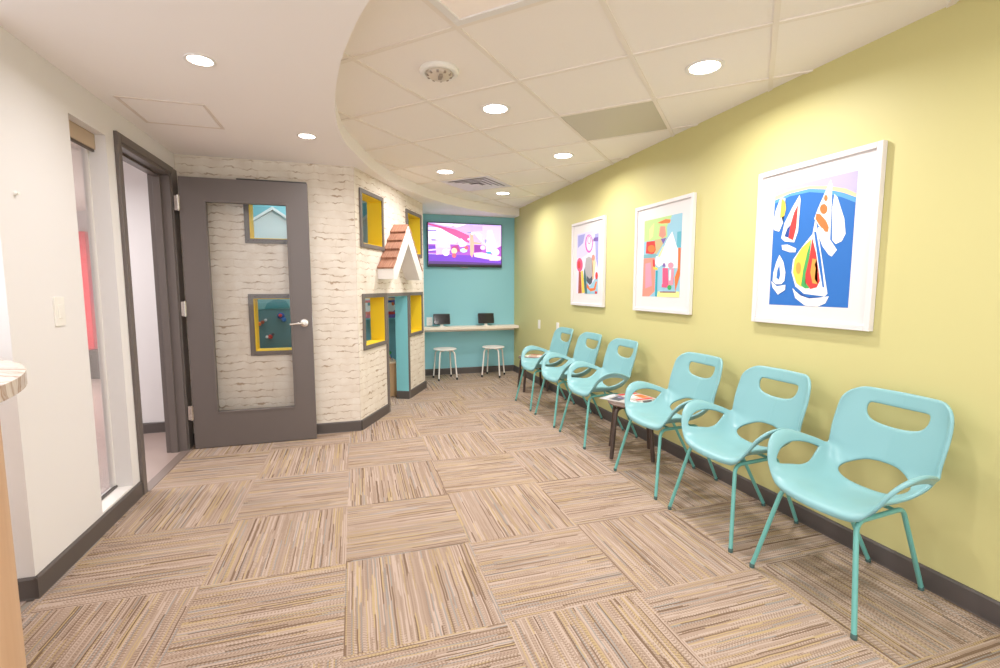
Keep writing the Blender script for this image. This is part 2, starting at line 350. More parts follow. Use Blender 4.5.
ART = {
'boats': [
 ('lavender',[(0,1),(1,1),(1,0.832),(0.915,0.859),(0.696,0.915),(0.462,0.95),(0.21,0.945),(0.002,0.917)]),
 ('peach',[(0,0.942),(0.209,0.963),(0.46,0.964),(0.695,0.932),(0.89,0.886),(1,0.837),(1,0.806),(0.87,0.857),(0.697,0.905),(0.462,0.943),(0.211,0.938),(0,0.905)]),
 ('sky2',[(0,0.905),(0.211,0.938),(0.462,0.943),(0.697,0.905),(0.87,0.857),(1,0.81),(1,0.771),(0.849,0.828),(0.675,0.879),(0.465,0.916),(0.213,0.915),(0.002,0.877)]),
 ('white',[(0.71,0.978),(0.733,0.939),(0.75,0.515),(0.682,0.553),(0.545,0.698),(0.584,0.777)]),
 ('orange',[(0.691,0.841),(0.69,0.831),(0.685,0.823),(0.676,0.819),(0.666,0.82),(0.656,0.826),(0.649,0.835),(0.646,0.847),(0.647,0.857),(0.653,0.865),(0.661,0.869),(0.671,0.867),(0.681,0.861),(0.688,0.852)]),
 ('orange',[(0.697,0.757),(0.694,0.74),(0.683,0.728),(0.666,0.722),(0.645,0.724),(0.626,0.734),(0.612,0.749),(0.605,0.767),(0.608,0.784),(0.62,0.796),(0.638,0.802),(0.658,0.8),(0.677,0.79),(0.691,0.775)]),
 ('orange',[(0.567,0.737),(0.614,0.728),(0.691,0.667),(0.726,0.615),(0.719,0.58),(0.679,0.586),(0.609,0.645),(0.56,0.696)]),
 ('white',[(0.765,0.863),(0.801,0.834),(0.893,0.665),(0.918,0.552),(0.882,0.499),(0.817,0.482),(0.775,0.514),(0.748,0.744)]),
 ('grey',[(0.817,0.672),(0.864,0.556),(0.815,0.495),(0.779,0.522),(0.772,0.644)]),
 ('white',[(0.598,0.626),(0.656,0.613),(0.836,0.437),(0.782,0.389),(0.746,0.404),(0.67,0.471),(0.61,0.558)]),
 ('grey',[(0.621,0.604),(0.658,0.593),(0.811,0.44),(0.771,0.406),(0.679,0.483)]),
 ('white',[(0.56,0.696),(0.602,0.592),(0.681,0.353),(0.763,0.103),(0.728,0.079),(0.69,0.085),(0.476,0.1),(0.358,0.161),(0.298,0.277),(0.308,0.384),(0.399,0.468),(0.538,0.58)]),
 ('blue',[(0.554,0.595),(0.581,0.593),(0.662,0.371),(0.721,0.152),(0.701,0.152),(0.623,0.372)]),
 ('yellow',[(0.528,0.538),(0.498,0.463),(0.461,0.257),(0.443,0.152),(0.37,0.187),(0.315,0.277),(0.328,0.383),(0.412,0.476)]),
 ('orange2',[(0.42,0.31),(0.419,0.289),(0.411,0.272),(0.398,0.263),(0.383,0.263),(0.369,0.273),(0.358,0.29),(0.352,0.312),(0.353,0.333),(0.361,0.35),(0.374,0.359),(0.389,0.359),(0.404,0.349),(0.415,0.331)]),
 ('green',[(0.528,0.538),(0.516,0.393),(0.48,0.256),(0.54,0.144),(0.486,0.143),(0.434,0.166),(0.449,0.292),(0.485,0.429)]),
 ('red',[(0.538,0.546),(0.597,0.424),(0.665,0.203),(0.632,0.152),(0.554,0.138),(0.492,0.187),(0.48,0.256),(0.516,0.393)]),
 ('orange2',[(0.557,0.383),(0.61,0.373),(0.588,0.331),(0.633,0.271),(0.599,0.22),(0.642,0.178),(0.576,0.186),(0.541,0.273)]),
 ('white',[(0.322,0.148),(0.407,0.099),(0.548,0.062),(0.783,0.083),(0.746,0.027),(0.66,0),(0.499,0.004),(0.368,0.063)]),
 ('grey',[(0.562,0.049),(0.765,0.066),(0.733,0.032),(0.646,0.008)]),
 ('dblue',[(0.347,0.13),(0.436,0.085),(0.548,0.062),(0.729,0.076),(0.519,0.076)]),
 ('white',[(0.343,0.908),(0.36,0.871),(0.352,0.611),(0.309,0.526),(0.175,0.543),(0.127,0.573),(0.16,0.697),(0.252,0.813)]),
 ('red',[(0.33,0.831),(0.325,0.648),(0.293,0.545),(0.229,0.566),(0.243,0.672),(0.285,0.775)]),
 ('dblue',[(0.243,0.672),(0.229,0.57),(0.171,0.585),(0.204,0.649)]),
 ('white',[(0.139,0.514),(0.223,0.513),(0.342,0.474),(0.334,0.443),(0.258,0.447),(0.152,0.474)]),
 ('white',[(0.088,0.922),(0.155,0.904),(0.116,0.756),(0.139,0.699),(0.091,0.631),(0.014,0.651),(0,0.709),(0.027,0.819)]),
 ('yellow',[(0.101,0.911),(0.152,0.878),(0.169,0.822),(0.154,0.761),(0.092,0.743)]),
 ('white',[(0.116,0.432),(0.177,0.371),(0.215,0.279),(0.207,0.206),(0.165,0.179),(0.088,0.179),(0.038,0.208),(0.043,0.282),(0.078,0.374)]),
 ('blue',[(0.124,0.345),(0.145,0.262),(0.131,0.216),(0.092,0.235),(0.098,0.3)]),
 ('white',[(0.019,0.208),(0.105,0.161),(0.226,0.174),(0.224,0.13),(0.127,0.089),(0.043,0.151)]),
 ('grey',[(0.058,0.166),(0.132,0.14),(0.209,0.155),(0.136,0.1)]),
],
'house': [
 ('lgreen',[(0,1),(0.816,1),(0.667,0.747),(0.495,0.727),(0.007,0.727)]),
 ('ltblue',[(0.75,1),(1,1),(0.995,0.722),(0.876,0.601),(0.781,0.796),(0.651,0.732),(0.625,0.868)]),
 ('sand',[(0.313,0.731),(0.634,0.733),(0.327,0.512),(0.284,0.602)]),
 ('lyellow',[(0.154,0.876),(0.281,0.951),(0.255,0.78),(0.162,0.742)]),
 ('orange',[(0.374,0.942),(0.584,0.968),(0.72,0.949),(0.707,0.91),(0.482,0.923)]),
 ('salmon',[(0.449,0.892),(0.583,0.88),(0.614,0.768),(0.53,0.733),(0.42,0.775)]),
 ('red',[(0.079,0.722),(0.314,0.719),(0.351,0.598),(0.287,0.549),(0.064,0.57)]),
 ('orange',[(0.332,0.617),(0.323,0.596),(0.295,0.581),(0.253,0.573),(0.206,0.576),(0.162,0.588),(0.131,0.607),(0.119,0.63),(0.128,0.651),(0.157,0.666),(0.2,0.673),(0.247,0.67),(0.29,0.658),(0.32,0.639)]),
 ('purple',[(0.477,0.732),(0.616,0.735),(0.552,0.663)]),
 ('bluegr',[(0.009,0.554),(0.361,0.554),(0.401,0.505),(0.012,0.505)]),
 ('salmon',[(0.012,0.505),(0.327,0.503),(0.356,0.335),(0.354,0.068),(0.206,0.002),(0,0)]),
 ('pink',[(0.064,0.434),(0.218,0.446),(0.274,0.14),(0.082,0.104)]),
 ('red',[(0.273,0.479),(0.329,0.477),(0.35,0.37),(0.291,0.372)]),
 ('teal',[(0.895,0.786),(0.991,0.786),(0.989,0.594),(0.893,0.6)]),
 ('orange',[(0.935,0.594),(0.992,0.59),(0.997,0.268),(0.898,0.069),(0.869,0.237),(0.943,0.351)]),
 ('ltblue',[(0.408,0.386),(0.57,0.38),(0.608,0.069),(0.503,0.033),(0.424,0.139)]),
 ('teal2',[(0.375,0.334),(0.426,0.333),(0.425,0.001),(0.373,0.004)]),
 ('lyellow',[(0.447,0.068),(0.995,0.07),(1,0),(0.425,0.001)]),
 ('lyellow',[(0.553,0.638),(0.592,0.584),(0.477,0.453),(0.394,0.491)]),
 ('paper',[(0.771,0.802),(0.881,0.633),(0.926,0.581),(0.933,0.352),(0.624,0.361),(0.602,0.422),(0.445,0.376),(0.351,0.423),(0.363,0.519),(0.473,0.505),(0.636,0.7)]),
 ('hotpink',[(0.554,0.364),(0.693,0.359),(0.725,0.137),(0.569,0.121)]),
 ('pink',[(0.839,0.388),(0.833,0.372),(0.813,0.36),(0.784,0.354),(0.751,0.355),(0.721,0.363),(0.699,0.377),(0.691,0.393),(0.697,0.409),(0.717,0.421),(0.747,0.427),(0.779,0.426),(0.809,0.418),(0.831,0.404)]),
 ('pink',[(0.728,0.341),(0.845,0.354),(0.842,0.154),(0.725,0.137)]),
 ('paper',[(0.729,0.324),(0.779,0.34),(0.771,0.205),(0.731,0.206)]),
 ('green',[(0.801,0.12),(0.797,0.107),(0.784,0.096),(0.764,0.09),(0.741,0.09),(0.72,0.096),(0.705,0.107),(0.699,0.12),(0.703,0.134),(0.717,0.144),(0.737,0.15),(0.759,0.15),(0.78,0.144),(0.795,0.133)]),
 ('hotpink',[(0.549,0.165),(0.672,0.163),(0.692,0.12),(0.552,0.121)]),
 ('purple',[(0.567,0.423),(0.62,0.421),(0.64,0.378),(0.552,0.381)]),
 ('yellow',[(0.297,0.39),(0.428,0.368),(0.411,0.342),(0.307,0.354)]),
 ('mark',[(0.501,0.068),(0.914,0.07),(0.915,0.056),(0.502,0.054)]),
],
'abstract': [
 ('lilac',[(0,1),(1,1),(0.994,0.784),(0.629,0.778),(0.493,0.639),(0.204,0.588),(0.002,0.598)]),
 ('periw',[(0.042,0.973),(0.388,0.977),(0.295,0.834),(0.048,0.767)]),
 ('periw',[(0.827,0.939),(0.989,0.941),(0.997,0.391),(0.883,0.554)]),
 ('magenta',[(0.747,0.794),(0.738,0.745),(0.709,0.703),(0.664,0.673),(0.607,0.659),(0.546,0.663),(0.487,0.684),(0.438,0.72),(0.405,0.767),(0.393,0.819),(0.402,0.869),(0.432,0.912),(0.479,0.941),(0.537,0.954),(0.599,0.949),(0.656,0.926),(0.704,0.89),(0.735,0.844)]),
 ('palelil',[(0.71,0.804),(0.704,0.763),(0.683,0.727),(0.649,0.702),(0.608,0.69),(0.563,0.693),(0.519,0.71),(0.483,0.74),(0.459,0.78),(0.45,0.823),(0.456,0.866),(0.478,0.902),(0.513,0.927),(0.555,0.938),(0.6,0.934),(0.643,0.916),(0.678,0.886),(0.701,0.847)]),
 ('hotpink',[(0.654,0.857),(0.647,0.829),(0.628,0.808),(0.598,0.798),(0.565,0.8),(0.535,0.815),(0.513,0.839),(0.505,0.869),(0.512,0.897),(0.532,0.918),(0.561,0.928),(0.595,0.925),(0.625,0.91),(0.646,0.886)]),
 ('palelil',[(0.636,0.859),(0.631,0.836),(0.616,0.819),(0.594,0.811),(0.569,0.813),(0.546,0.824),(0.53,0.844),(0.524,0.867),(0.529,0.889),(0.544,0.907),(0.566,0.915),(0.591,0.913),(0.613,0.901),(0.629,0.882)]),
 ('purple',[(0.798,0.886),(0.973,0.88),(0.975,0.817),(0.799,0.827)]),
 ('hotpink',[(0.297,0.474),(0.289,0.436),(0.264,0.402),(0.226,0.378),(0.177,0.366),(0.125,0.368),(0.075,0.383),(0.034,0.41),(0.006,0.447),(0,0.487),(0.003,0.527),(0.029,0.56),(0.069,0.584),(0.118,0.596),(0.17,0.593),(0.22,0.577),(0.26,0.549),(0.287,0.514)]),
 ('red',[(0.188,0.479),(0.182,0.45),(0.163,0.427),(0.135,0.415),(0.104,0.416),(0.075,0.43),(0.055,0.455),(0.047,0.485),(0.053,0.514),(0.072,0.537),(0.1,0.549),(0.131,0.548),(0.16,0.533),(0.18,0.509)]),
 ('sienna',[(0.111,0.368),(0.211,0.365),(0.272,0.005),(0.097,0)]),
 ('yellow',[(0.221,0.368),(0.309,0.382),(0.417,0.013),(0.282,0.005)]),
 ('dteal',[(0.367,0.38),(0.45,0.493),(0.51,0.079),(0.536,0),(0.418,0),(0.352,0.247)]),
 ('grey2',[(0.448,0.576),(0.588,0.601),(0.727,0.562),(0.799,0.398),(0.782,0.238),(0.648,0.143),(0.482,0.244),(0.405,0.412)]),
 ('charcoal',[(0.494,0.293),(0.645,0.241),(0.78,0.302),(0.738,0.174),(0.648,0.14),(0.507,0.194)]),
 ('peach',[(0.726,0.578),(0.837,0.604),(0.885,0.49),(0.826,0.237),(0.759,0.238),(0.767,0.431)]),
 ('salmon',[(0.852,0.571),(0.845,0.551),(0.826,0.535),(0.798,0.527),(0.766,0.529),(0.736,0.539),(0.716,0.557),(0.708,0.579),(0.715,0.599),(0.734,0.615),(0.763,0.623),(0.795,0.621),(0.824,0.61),(0.844,0.592)]),
 ('ltblue',[(0.483,0.211),(0.649,0.119),(0.871,0.236),(0.992,0.265),(1,0),(0.536,0)]),
 ('orange',[(0.507,0.178),(0.65,0.086),(0.831,0.093),(0.916,0.203),(0.968,0.186),(0.898,0.06),(0.697,0.037),(0.51,0.096)]),
 ('red',[(0.996,0.284),(0.991,0.258),(0.976,0.237),(0.954,0.226),(0.928,0.227),(0.905,0.239),(0.889,0.26),(0.882,0.287),(0.887,0.313),(0.902,0.333),(0.925,0.344),(0.95,0.343),(0.973,0.331),(0.989,0.31)]),
 ('red',[(0.982,0.021),(0.977,0.01),(0.963,0.001),(0.942,0),(0.919,0),(0.898,0.001),(0.883,0.01),(0.877,0.021),(0.882,0.032),(0.896,0.041),(0.917,0.045),(0.941,0.045),(0.962,0.04),(0.977,0.031)]),
],
'tv': [
 ('tpurple',[(0.003,0.507),(1,0.503),(1,0.224),(0,0.291)]),
 ('tdpurple',[(0,0.272),(0.61,0.263),(1,0.187),(1,0.075),(0,0.109)]),
 ('tlilac',[(0,1),(1,1),(1,0.503),(0.563,0.536),(0.003,0.507)]),
 ('twhite',[(0.001,0.902),(0.174,0.895),(0.411,0.674),(0.369,0.544),(0.003,0.507)]),
 ('tpink',[(0,1),(0.174,0.931),(0.366,0.87),(0.55,0.736),(0.552,0.554),(0.498,0.587),(0.281,0.775),(0.174,0.877),(0,0.955)]),
 ('twhite',[(0.068,0.999),(0.515,0.997),(0.387,0.917),(0.195,0.95)]),
 ('thot',[(0.291,0.952),(0.376,0.95),(0.333,0.931)]),
 ('tblue',[(0.517,0.807),(0.733,0.856),(0.734,0.81),(0.56,0.782)]),
 ('tpale',[(0.601,0.975),(0.995,0.981),(0.992,0.502),(0.861,0.367),(0.738,0.545),(0.712,0.8),(0.603,0.812)]),
 ('tlilac',[(0.472,0.967),(0.732,0.965),(0.733,0.856),(0.495,0.824),(0.409,0.891)]),
 ('tdpurple',[(0.003,0.471),(0.103,0.476),(0.104,0.332),(0.004,0.327)]),
 ('tpale',[(0.003,0.381),(0.098,0.4),(0.098,0.364),(0.003,0.345)]),
 ('tpale',[(0.123,0.73),(0.207,0.825),(0.282,0.703),(0.295,0.377),(0.243,0.302),(0.104,0.277),(0.092,0.512)]),
 ('tpink2',[(0.101,0.422),(0.306,0.432),(0.179,0.28),(0.102,0.259)]),
 ('twhite',[(0.261,0.629),(0.256,0.55),(0.238,0.486),(0.213,0.45),(0.185,0.449),(0.159,0.482),(0.141,0.545),(0.134,0.622),(0.14,0.701),(0.157,0.765),(0.182,0.801),(0.21,0.802),(0.236,0.769),(0.254,0.707)]),
 ('twhite',[(0.379,0.636),(0.443,0.657),(0.52,0.534),(0.499,0.478),(0.424,0.456)]),
 ('tmaroon',[(0.306,0.45),(0.391,0.509),(0.425,0.346),(0.392,0.345),(0.317,0.414)]),
 ('twhite',[(0.28,0.321),(0.275,0.286),(0.262,0.257),(0.243,0.24),(0.222,0.239),(0.202,0.254),(0.189,0.282),(0.184,0.317),(0.188,0.353),(0.201,0.382),(0.22,0.399),(0.242,0.4),(0.261,0.385),(0.275,0.357)]),
 ('tyellow',[(0.383,0.363),(0.379,0.332),(0.368,0.308),(0.353,0.294),(0.336,0.293),(0.32,0.306),(0.309,0.329),(0.305,0.359),(0.309,0.389),(0.319,0.414),(0.335,0.428),(0.352,0.429),(0.367,0.416),(0.378,0.393)]),
 ('tred',[(0.37,0.252),(0.367,0.228),(0.359,0.209),(0.348,0.198),(0.336,0.197),(0.325,0.208),(0.317,0.226),(0.314,0.25),(0.316,0.274),(0.324,0.293),(0.335,0.304),(0.347,0.305),(0.359,0.295),(0.367,0.276)]),
 ('tgreen',[(0.522,0.378),(0.517,0.356),(0.504,0.337),(0.484,0.327),(0.463,0.326),(0.443,0.335),(0.429,0.352),(0.424,0.374),(0.429,0.396),(0.442,0.415),(0.462,0.425),(0.483,0.427),(0.503,0.418),(0.517,0.4)]),
 ('tred',[(0.536,0.443),(0.534,0.422),(0.527,0.405),(0.516,0.396),(0.505,0.395),(0.494,0.404),(0.487,0.42),(0.484,0.441),(0.487,0.461),(0.494,0.478),(0.504,0.488),(0.515,0.489),(0.526,0.48),(0.533,0.464)]),
 ('tpurple2',[(0.618,0.52),(0.76,0.509),(0.718,0.36),(0.62,0.337)]),
 ('torange',[(0.56,0.791),(0.604,0.794),(0.617,0.575),(0.614,0.355),(0.589,0.207),(0.561,0.279)]),
 ('torange',[(0.606,0.593),(0.715,0.571),(0.716,0.525),(0.607,0.538)]),
 ('twhite',[(0.61,0.785),(0.609,0.769),(0.604,0.756),(0.597,0.749),(0.589,0.748),(0.582,0.755),(0.577,0.767),(0.576,0.783),(0.577,0.799),(0.582,0.812),(0.589,0.819),(0.596,0.82),(0.603,0.813),(0.608,0.801)]),
 ('twhite',[(0.556,0.645),(0.554,0.634),(0.55,0.625),(0.544,0.62),(0.537,0.619),(0.531,0.624),(0.527,0.633),(0.525,0.644),(0.527,0.655),(0.531,0.664),(0.537,0.669),(0.543,0.669),(0.55,0.665),(0.554,0.656)]),
 ('tcream',[(0.609,0.318),(0.718,0.341),(0.996,0.243),(0.986,0.149),(0.787,0.178),(0.621,0.227)]),
 ('twhite',[(0.81,0.86),(0.864,0.882),(0.877,0.736),(0.912,0.628),(0.88,0.552),(0.894,0.368),(0.851,0.311),(0.784,0.363),(0.803,0.548)]),
 ('tblue',[(0.798,0.612),(0.797,0.592),(0.792,0.575),(0.785,0.565),(0.777,0.565),(0.77,0.574),(0.765,0.59),(0.763,0.61),(0.764,0.631),(0.769,0.648),(0.776,0.658),(0.784,0.658),(0.791,0.649),(0.796,0.633)]),
 ('tteal',[(0.863,0.333),(0.859,0.32),(0.848,0.309),(0.832,0.303),(0.815,0.302),(0.799,0.307),(0.787,0.317),(0.783,0.33),(0.787,0.343),(0.798,0.353),(0.814,0.36),(0.831,0.361),(0.847,0.356),(0.858,0.346)]),
 ('twhite',[(0.972,0.353),(0.967,0.317),(0.952,0.287),(0.93,0.27),(0.905,0.269),(0.883,0.284),(0.867,0.312),(0.861,0.348),(0.866,0.384),(0.881,0.414),(0.903,0.431),(0.928,0.432),(0.95,0.417),(0.966,0.389)]),
 ('tpale',[(0.777,0.455),(0.774,0.431),(0.763,0.411),(0.748,0.4),(0.731,0.399),(0.715,0.409),(0.705,0.427),(0.7,0.451),(0.704,0.475),(0.714,0.495),(0.73,0.506),(0.747,0.507),(0.762,0.497),(0.773,0.479)]),
 ('tdpurple',[(0.001,0.83),(0.111,0.841),(0.111,0.819),(0.001,0.809)]),
 ('tdpurple',[(0.039,0.617),(0.102,0.617),(0.102,0.592),(0.039,0.589)]),
 ('tpale',[(0.83,0.198),(0.963,0.195),(0.959,0.139),(0.831,0.143)]),
 ('tshade',[(0.002,0.109),(0.395,0.107),(1,0.075),(1,0.037),(0,0.044)]),
 ('tblack',[(0,0.046),(1,0.041),(1,0),(0,0)]),
],
}
# ================================================================== SETTING
link('floor', bx(-5.0, 2.6, -2.0, 9.2, -.10, 0), mat('slab', (150, 140, 130), .9), kind='structure')
cp = bx(-1.33, 2.40, -2.0, 7.0, 0, .006)
link('floor_carpet', cp, CARPET, kind='structure')
link('floor_vinyl', bx(-5.0, -1.36, 2.2, 8.6, 0, .005), VINYL, kind='structure')
link('trim_1', bx(-1.365, -1.30, 3.49, 4.31, .0, .010), mat('threshold_strip', (128, 112, 104), .5), kind='structure')

ML = frame_of(-1.33, 2.22, PI / 2)            # left wall: along +Y, behind is -X
MA = frame_of(-1.33, 4.46, 0)                 # playhouse wall parallel to the open door
ANG = math.atan2(.896, .444)
MB = frame_of(.0295, 4.4576, ANG)             # playhouse wall with the little doorway
MT = frame_of(.80, 7.0, 0)                    # teal wall
MR = frame_of(2.38, 7.0, -PI / 2)             # yellow wall
MH = frame_of(-2.12, 4.94, 0)                 # hall wall
TB = .14
slab('wall_left', ML, 2.80, 0, 2.45, .12, [(1.27, 2.09, -1, 2.19), (.75, 1.12, .10, 2.185)], WHITE, s0=.18)
slab('wall_left_return', frame_of(-3.2, 2.40, 0), 1.75, 0, 2.45, .12, [], WHITE)
slab('wall_playhouse_front', MA, 1.36, 0, 2.95, TB, [(.515, .835, 1.725, 2.145), (.515, .835, .775, 1.225)], BRICK)
HB = [(.120, .568, 1.722, 2.172), (.125, .582, .775, 1.222), (.662, 1.25, -1, 1.222), (1.326, 1.752, .775, 1.222), (1.292, 1.752, 1.722, 2.172)]
slab('wall_playhouse_side', MB, 1.87, 0, 2.95, TB, HB, BRICK)
slab('wall_playhouse_end', frame_of(.846, 6.135, PI / 2), .87, 0, 2.95, .12, [], TEAL)
slab('wall_back', frame_of(-1.6, 7.0, 0), 4.1, 0, 3.0, .12, [], TEAL)
slab('wall_playhouse_left', frame_of(-1.40, 5.03, PI / 2), 2.0, 0, 3.0, .10, [], TEAL)
slab('wall_right', MR, 9.0, 0, 2.62, .12, [], YELLOW)
slab('wall_hall', frame_of(-2.12, 4.94, 0), .62, 0, 2.45, .10, [], WHITE)
slab('wall_hall_far', frame_of(-5.0, 8.5, 0), 3.4, 0, 2.45, .10, [], WHITE)
slab('wall_hall_left', frame_of(-5.0, 2.2, PI / 2), 6.4, 0, 2.45, .10, [], WHITE)
slab('wall_hall_inner', frame_of(-2.02, 5.04, PI / 2), 3.4, 0, 2.45, .10, [], WHITE)
link('ceiling_playhouse', bx(-1.6, .98, 4.4, 7.1, 2.95, 3.0), TEAL, kind='structure')
link('ceiling_hall', bx(-5.0, -1.45, 2.2, 8.6, 2.42, 2.46), TILE, kind='structure')

# drywall soffit with its curved edge
curve = [(2.42, 6.78), (2.05, 6.66), (1.70, 6.47), (1.328, 6.22), (.98, 5.87), (.743, 5.56), (.44, 5.09), (.22, 4.62), (.08, 4.16), (-.02, 3.80), (-.064, 3.45), (-.075, 3.1), (-.06, 2.75), (-.018, 2.38), (.065, 1.98), (.20, 1.60), (.42, 1.22), (.75, .82), (1.2, .42), (1.75, .10), (2.42, -.15)]
def smooth_curve(P, n=6):
    out = []
    for i in range(len(P) - 1):
        p0, p1, p2, p3 = P[max(i - 1, 0)], P[i], P[i + 1], P[min(i + 2, len(P) - 1)]
        for k in range(n):
            t = k / n
            out.append(tuple(.5 * (2 * p1[a] + (p2[a] - p0[a]) * t + (2 * p0[a] - 5 * p1[a] + 4 * p2[a] - p3[a]) * t * t + (3 * p1[a] - p0[a] - 3 * p2[a] + p3[a]) * t ** 3) for a in (0, 1)))
    return out + [P[-1]]
sc_pts = smooth_curve(curve)
ZS = 2.37
poly = [(2.42, -.6), (-1.40, -.6), (-1.40, 4.52), (.02, 4.52), (.84, 6.16), (.84, 7.05), (2.42, 7.05)] + sc_pts
sf = bmesh.new(); prism(sf, poly, ZS, 2.60); link('ceiling_soffit', sf, SOFFIT, kind='structure')
CE = .445; CX, CY = .471, 2.198; ZC = 2.48
link('ceiling', bx(-.3, 2.5, -.6, 7.1, ZC, ZC + .03), TILE, kind='structure')
RC = frame_of(CX, CY, PI / 4, 0); TS = CE * math.sqrt(2)
g = bmesh.new()
for k in range(-8, 10):
    for M_ in (Matrix.Identity(4), Matrix.Rotation(PI / 2, 4, 'Z')):
        # clip each bar to the ceiling field
        ds = [t * .02 for t in range(-350, 351)]
        ok = [d for d in ds if (lambda p: -.2 < p.x < 2.44 and -.5 < p.y < 7.05)(RC @ M_ @ Vector((d, k * TS, 0)))]
        if len(ok) > 3: hh = .0 if M_ == Matrix.Identity(4) else .0006; box(g, ok[0], ok[-1], k * TS - .012, k * TS + .012, ZC - .006 - hh, ZC + .002 + hh, M=M_)
link('trim_2', g, TBAR, M=RC, kind='structure')

# baseboards
def baseboard(name, M, s0, s1, h=.1): return link(name, base_bm(s0, s1, h), GREY, M=M, kind='structure', smooth=False)
baseboard('baseboard_right', MR, 0, 9.0); baseboard('baseboard_back', MT, .0, 1.58); baseboard('baseboard_playhouse', MA, 0, 1.36)
baseboard('baseboard_playhouse_side', MB, 0, .625); baseboard('baseboard_playhouse_end', MB, 1.286, 1.885)
baseboard('baseboard_left', ML, .166, 1.21); baseboard('baseboard_left_return', frame_of(-3.2, 2.40, 0), 0, 1.884)
baseboard('baseboard_hall', frame_of(-2.12, 4.94, 0), -.01, .62); baseboard('baseboard_hall_end', frame_of(-2.12, 5.04, -PI / 2), 0, .1)
baseboard('baseboard_reveal', MB @ frame_of(1.25, TB, -PI / 2), -.004, TB + .012)

# playhouse windows: dark trim and a painted reveal
def playhouse_window(n, M, s0, s1, z0, z1, wd=.038, lining=SUN, label=None, bottom=True):
    e = empty(f'window_{n}', M=M, kind='structure', label=label)
    link('window_frame', ring_frame(bmesh.new(), s0, s1, z0, z1, wd, -.016, 0, bottom), FRAMEGREY, e, bevel=.002)
    b = bmesh.new(); t = .006
    box(b, s0, s0 + t, -.004, TB + .004, z0, z1); box(b, s1 - t, s1, -.004, TB + .004, z0, z1); box(b, s0 + t, s1 - t, -.004, TB + .004, z1 - t, z1)
    if bottom: box(b, s0 + t, s1 - t, -.004, TB + .004, z0, z0 + t)
    link('window_reveal', b, lining, e)
    return e
playhouse_window(1, MB, *HB[0], label='upper playhouse window with yellow reveal, left of the shingled gable')
playhouse_window(2, MB, *HB[4], label='upper playhouse window with yellow reveal, right of the shingled gable')
playhouse_window(3, MB, *HB[1], label='lower playhouse window with yellow reveal, left of the little doorway')
playhouse_window(4, MB, *HB[3], label='lower playhouse window with yellow reveal, right of the little doorway')
playhouse_window(5, MA, .515, .835, 1.725, 2.145, label='upper playhouse window seen through the glass of the grey door')
playhouse_window(6, MA, .515, .835, .775, 1.225, label='lower playhouse window seen through the glass of the grey door')
e = playhouse_window('7', MB, .662, 1.25, .006, 1.222, lining=REVEAL, bottom=False); e.name = 'door_2'; e['label'] = 'little open playhouse doorway with teal reveal'
for c in [q for q in bpy.data.objects if q.parent == e]: c.name = c.name.replace('window', 'doorway')

# grey door frame in the left wall
e = empty('door_1', M=ML, kind='structure', label='grey door frame in the white left wall')
b = ring_frame(bmesh.new(), 1.27, 2.09, 0, 2.19, .052, -.020, 0, False); box(b, 2.142, 2.236, -.012, 0, 0, 2.242); link('door_frame', b, DOORGREY, e, bevel=.003)
b = bmesh.new(); box(b, 1.27, 1.29, -.012, .135, 0, 2.17); box(b, 2.07, 2.09, -.012, .135, 0, 2.17); box(b, 1.27, 2.09, -.012, .135, 2.17, 2.19)
box(b, 1.29, 1.305, .05, .10, 0, 2.155); box(b, 2.055, 2.07, .05, .10, 0, 2.155); box(b, 1.29, 2.07, .05, .10, 2.155, 2.17)
link('door_jamb', b, DOORGREY, e, bevel=.002)
link('strike_plate', bx(1.289, 1.293, .012, .045, .95, 1.07), mat('dark_bronze', (60, 50, 48), .4, metal=.6), e)

# the open door leaf with glass
DY = 4.31; e = empty('glazed_door', (-1.27, DY, 0), 0, 'open charcoal door with one tall glass pane and a chrome lever', 'door')
bd = bmesh.new(); x0, x1, z0, z1 = 0, .925, .012, 2.172; gx0, gx1, gz0, gz1 = .165, .768, .292, 2.0; T = .045
for a in ((x0, gx0, z0, z1), (gx1, x1, z0, z1), (gx0, gx1, z0, gz0), (gx0, gx1, gz1, z1)): box(bd, a[0], a[1], 0, T, a[2], a[3])
bmesh.ops.remove_doubles(bd, verts=bd.verts, dist=1e-5)
link('door_leaf', bd, DOORGREY, e)
b = ring_frame(bmesh.new(), gx0 + .012, gx1 - .012, gz0 + .012, gz1 - .012, .013, -.004, T + .004); link('glazing_bead', b, DOORGREY, e, bevel=.002)
link('glass_pane', bx(gx0 + .001, gx1 - .001, .019, .025, gz0 + .001, gz1 - .001), GLASS, e)
b = bmesh.new(); Mx = Matrix.Translation((.862, 0, 1.02)) @ Matrix.Rotation(PI / 2, 4, 'X')
lathe(b, [(0, 0), (.034, 0), (.034, .006), (.030, .010), (.014, .012), (.013, .045), (0, .045)], 24, Mx)
tube(b, [(.862, -.040, 1.02), (.84, -.052, 1.02), (.80, -.054, 1.018), (.755, -.050, 1.012)], [.011, .011, .010, .009], 10)
Mx2 = Matrix.Translation((.862, T, 1.02)) @ Matrix.Rotation(-PI / 2, 4, 'X'); lathe(b, [(0, 0), (.034, 0), (.034, .006), (.030, .010), (.014, .012), (.013, .035), (0, .035)], 24, Mx2)
link('lever_handle', b, CHROME, e, smooth=True, label='chrome lever handle')
link('latch_plate', bx(.9245, .9275, .010, .035, .96, 1.08), CHROME, e)
for hz in (1.97, 1.15, .31):
    b = bx(-.034, .003, -.002, .002, hz - .057, hz + .057); tube(b, [(-.006, -.008, hz - .06), (-.006, -.008, hz + .06)], .007, 10)
    link('hinge', b, CHROME, e, smooth=True)
b = bx(.40, .92, .010, .032, 2.172, 2.184); box(b, .44, .56, T, T + .05, 2.10, 2.15); link('door_closer_track', b, mat('black_track', (40, 36, 36), .4), e)

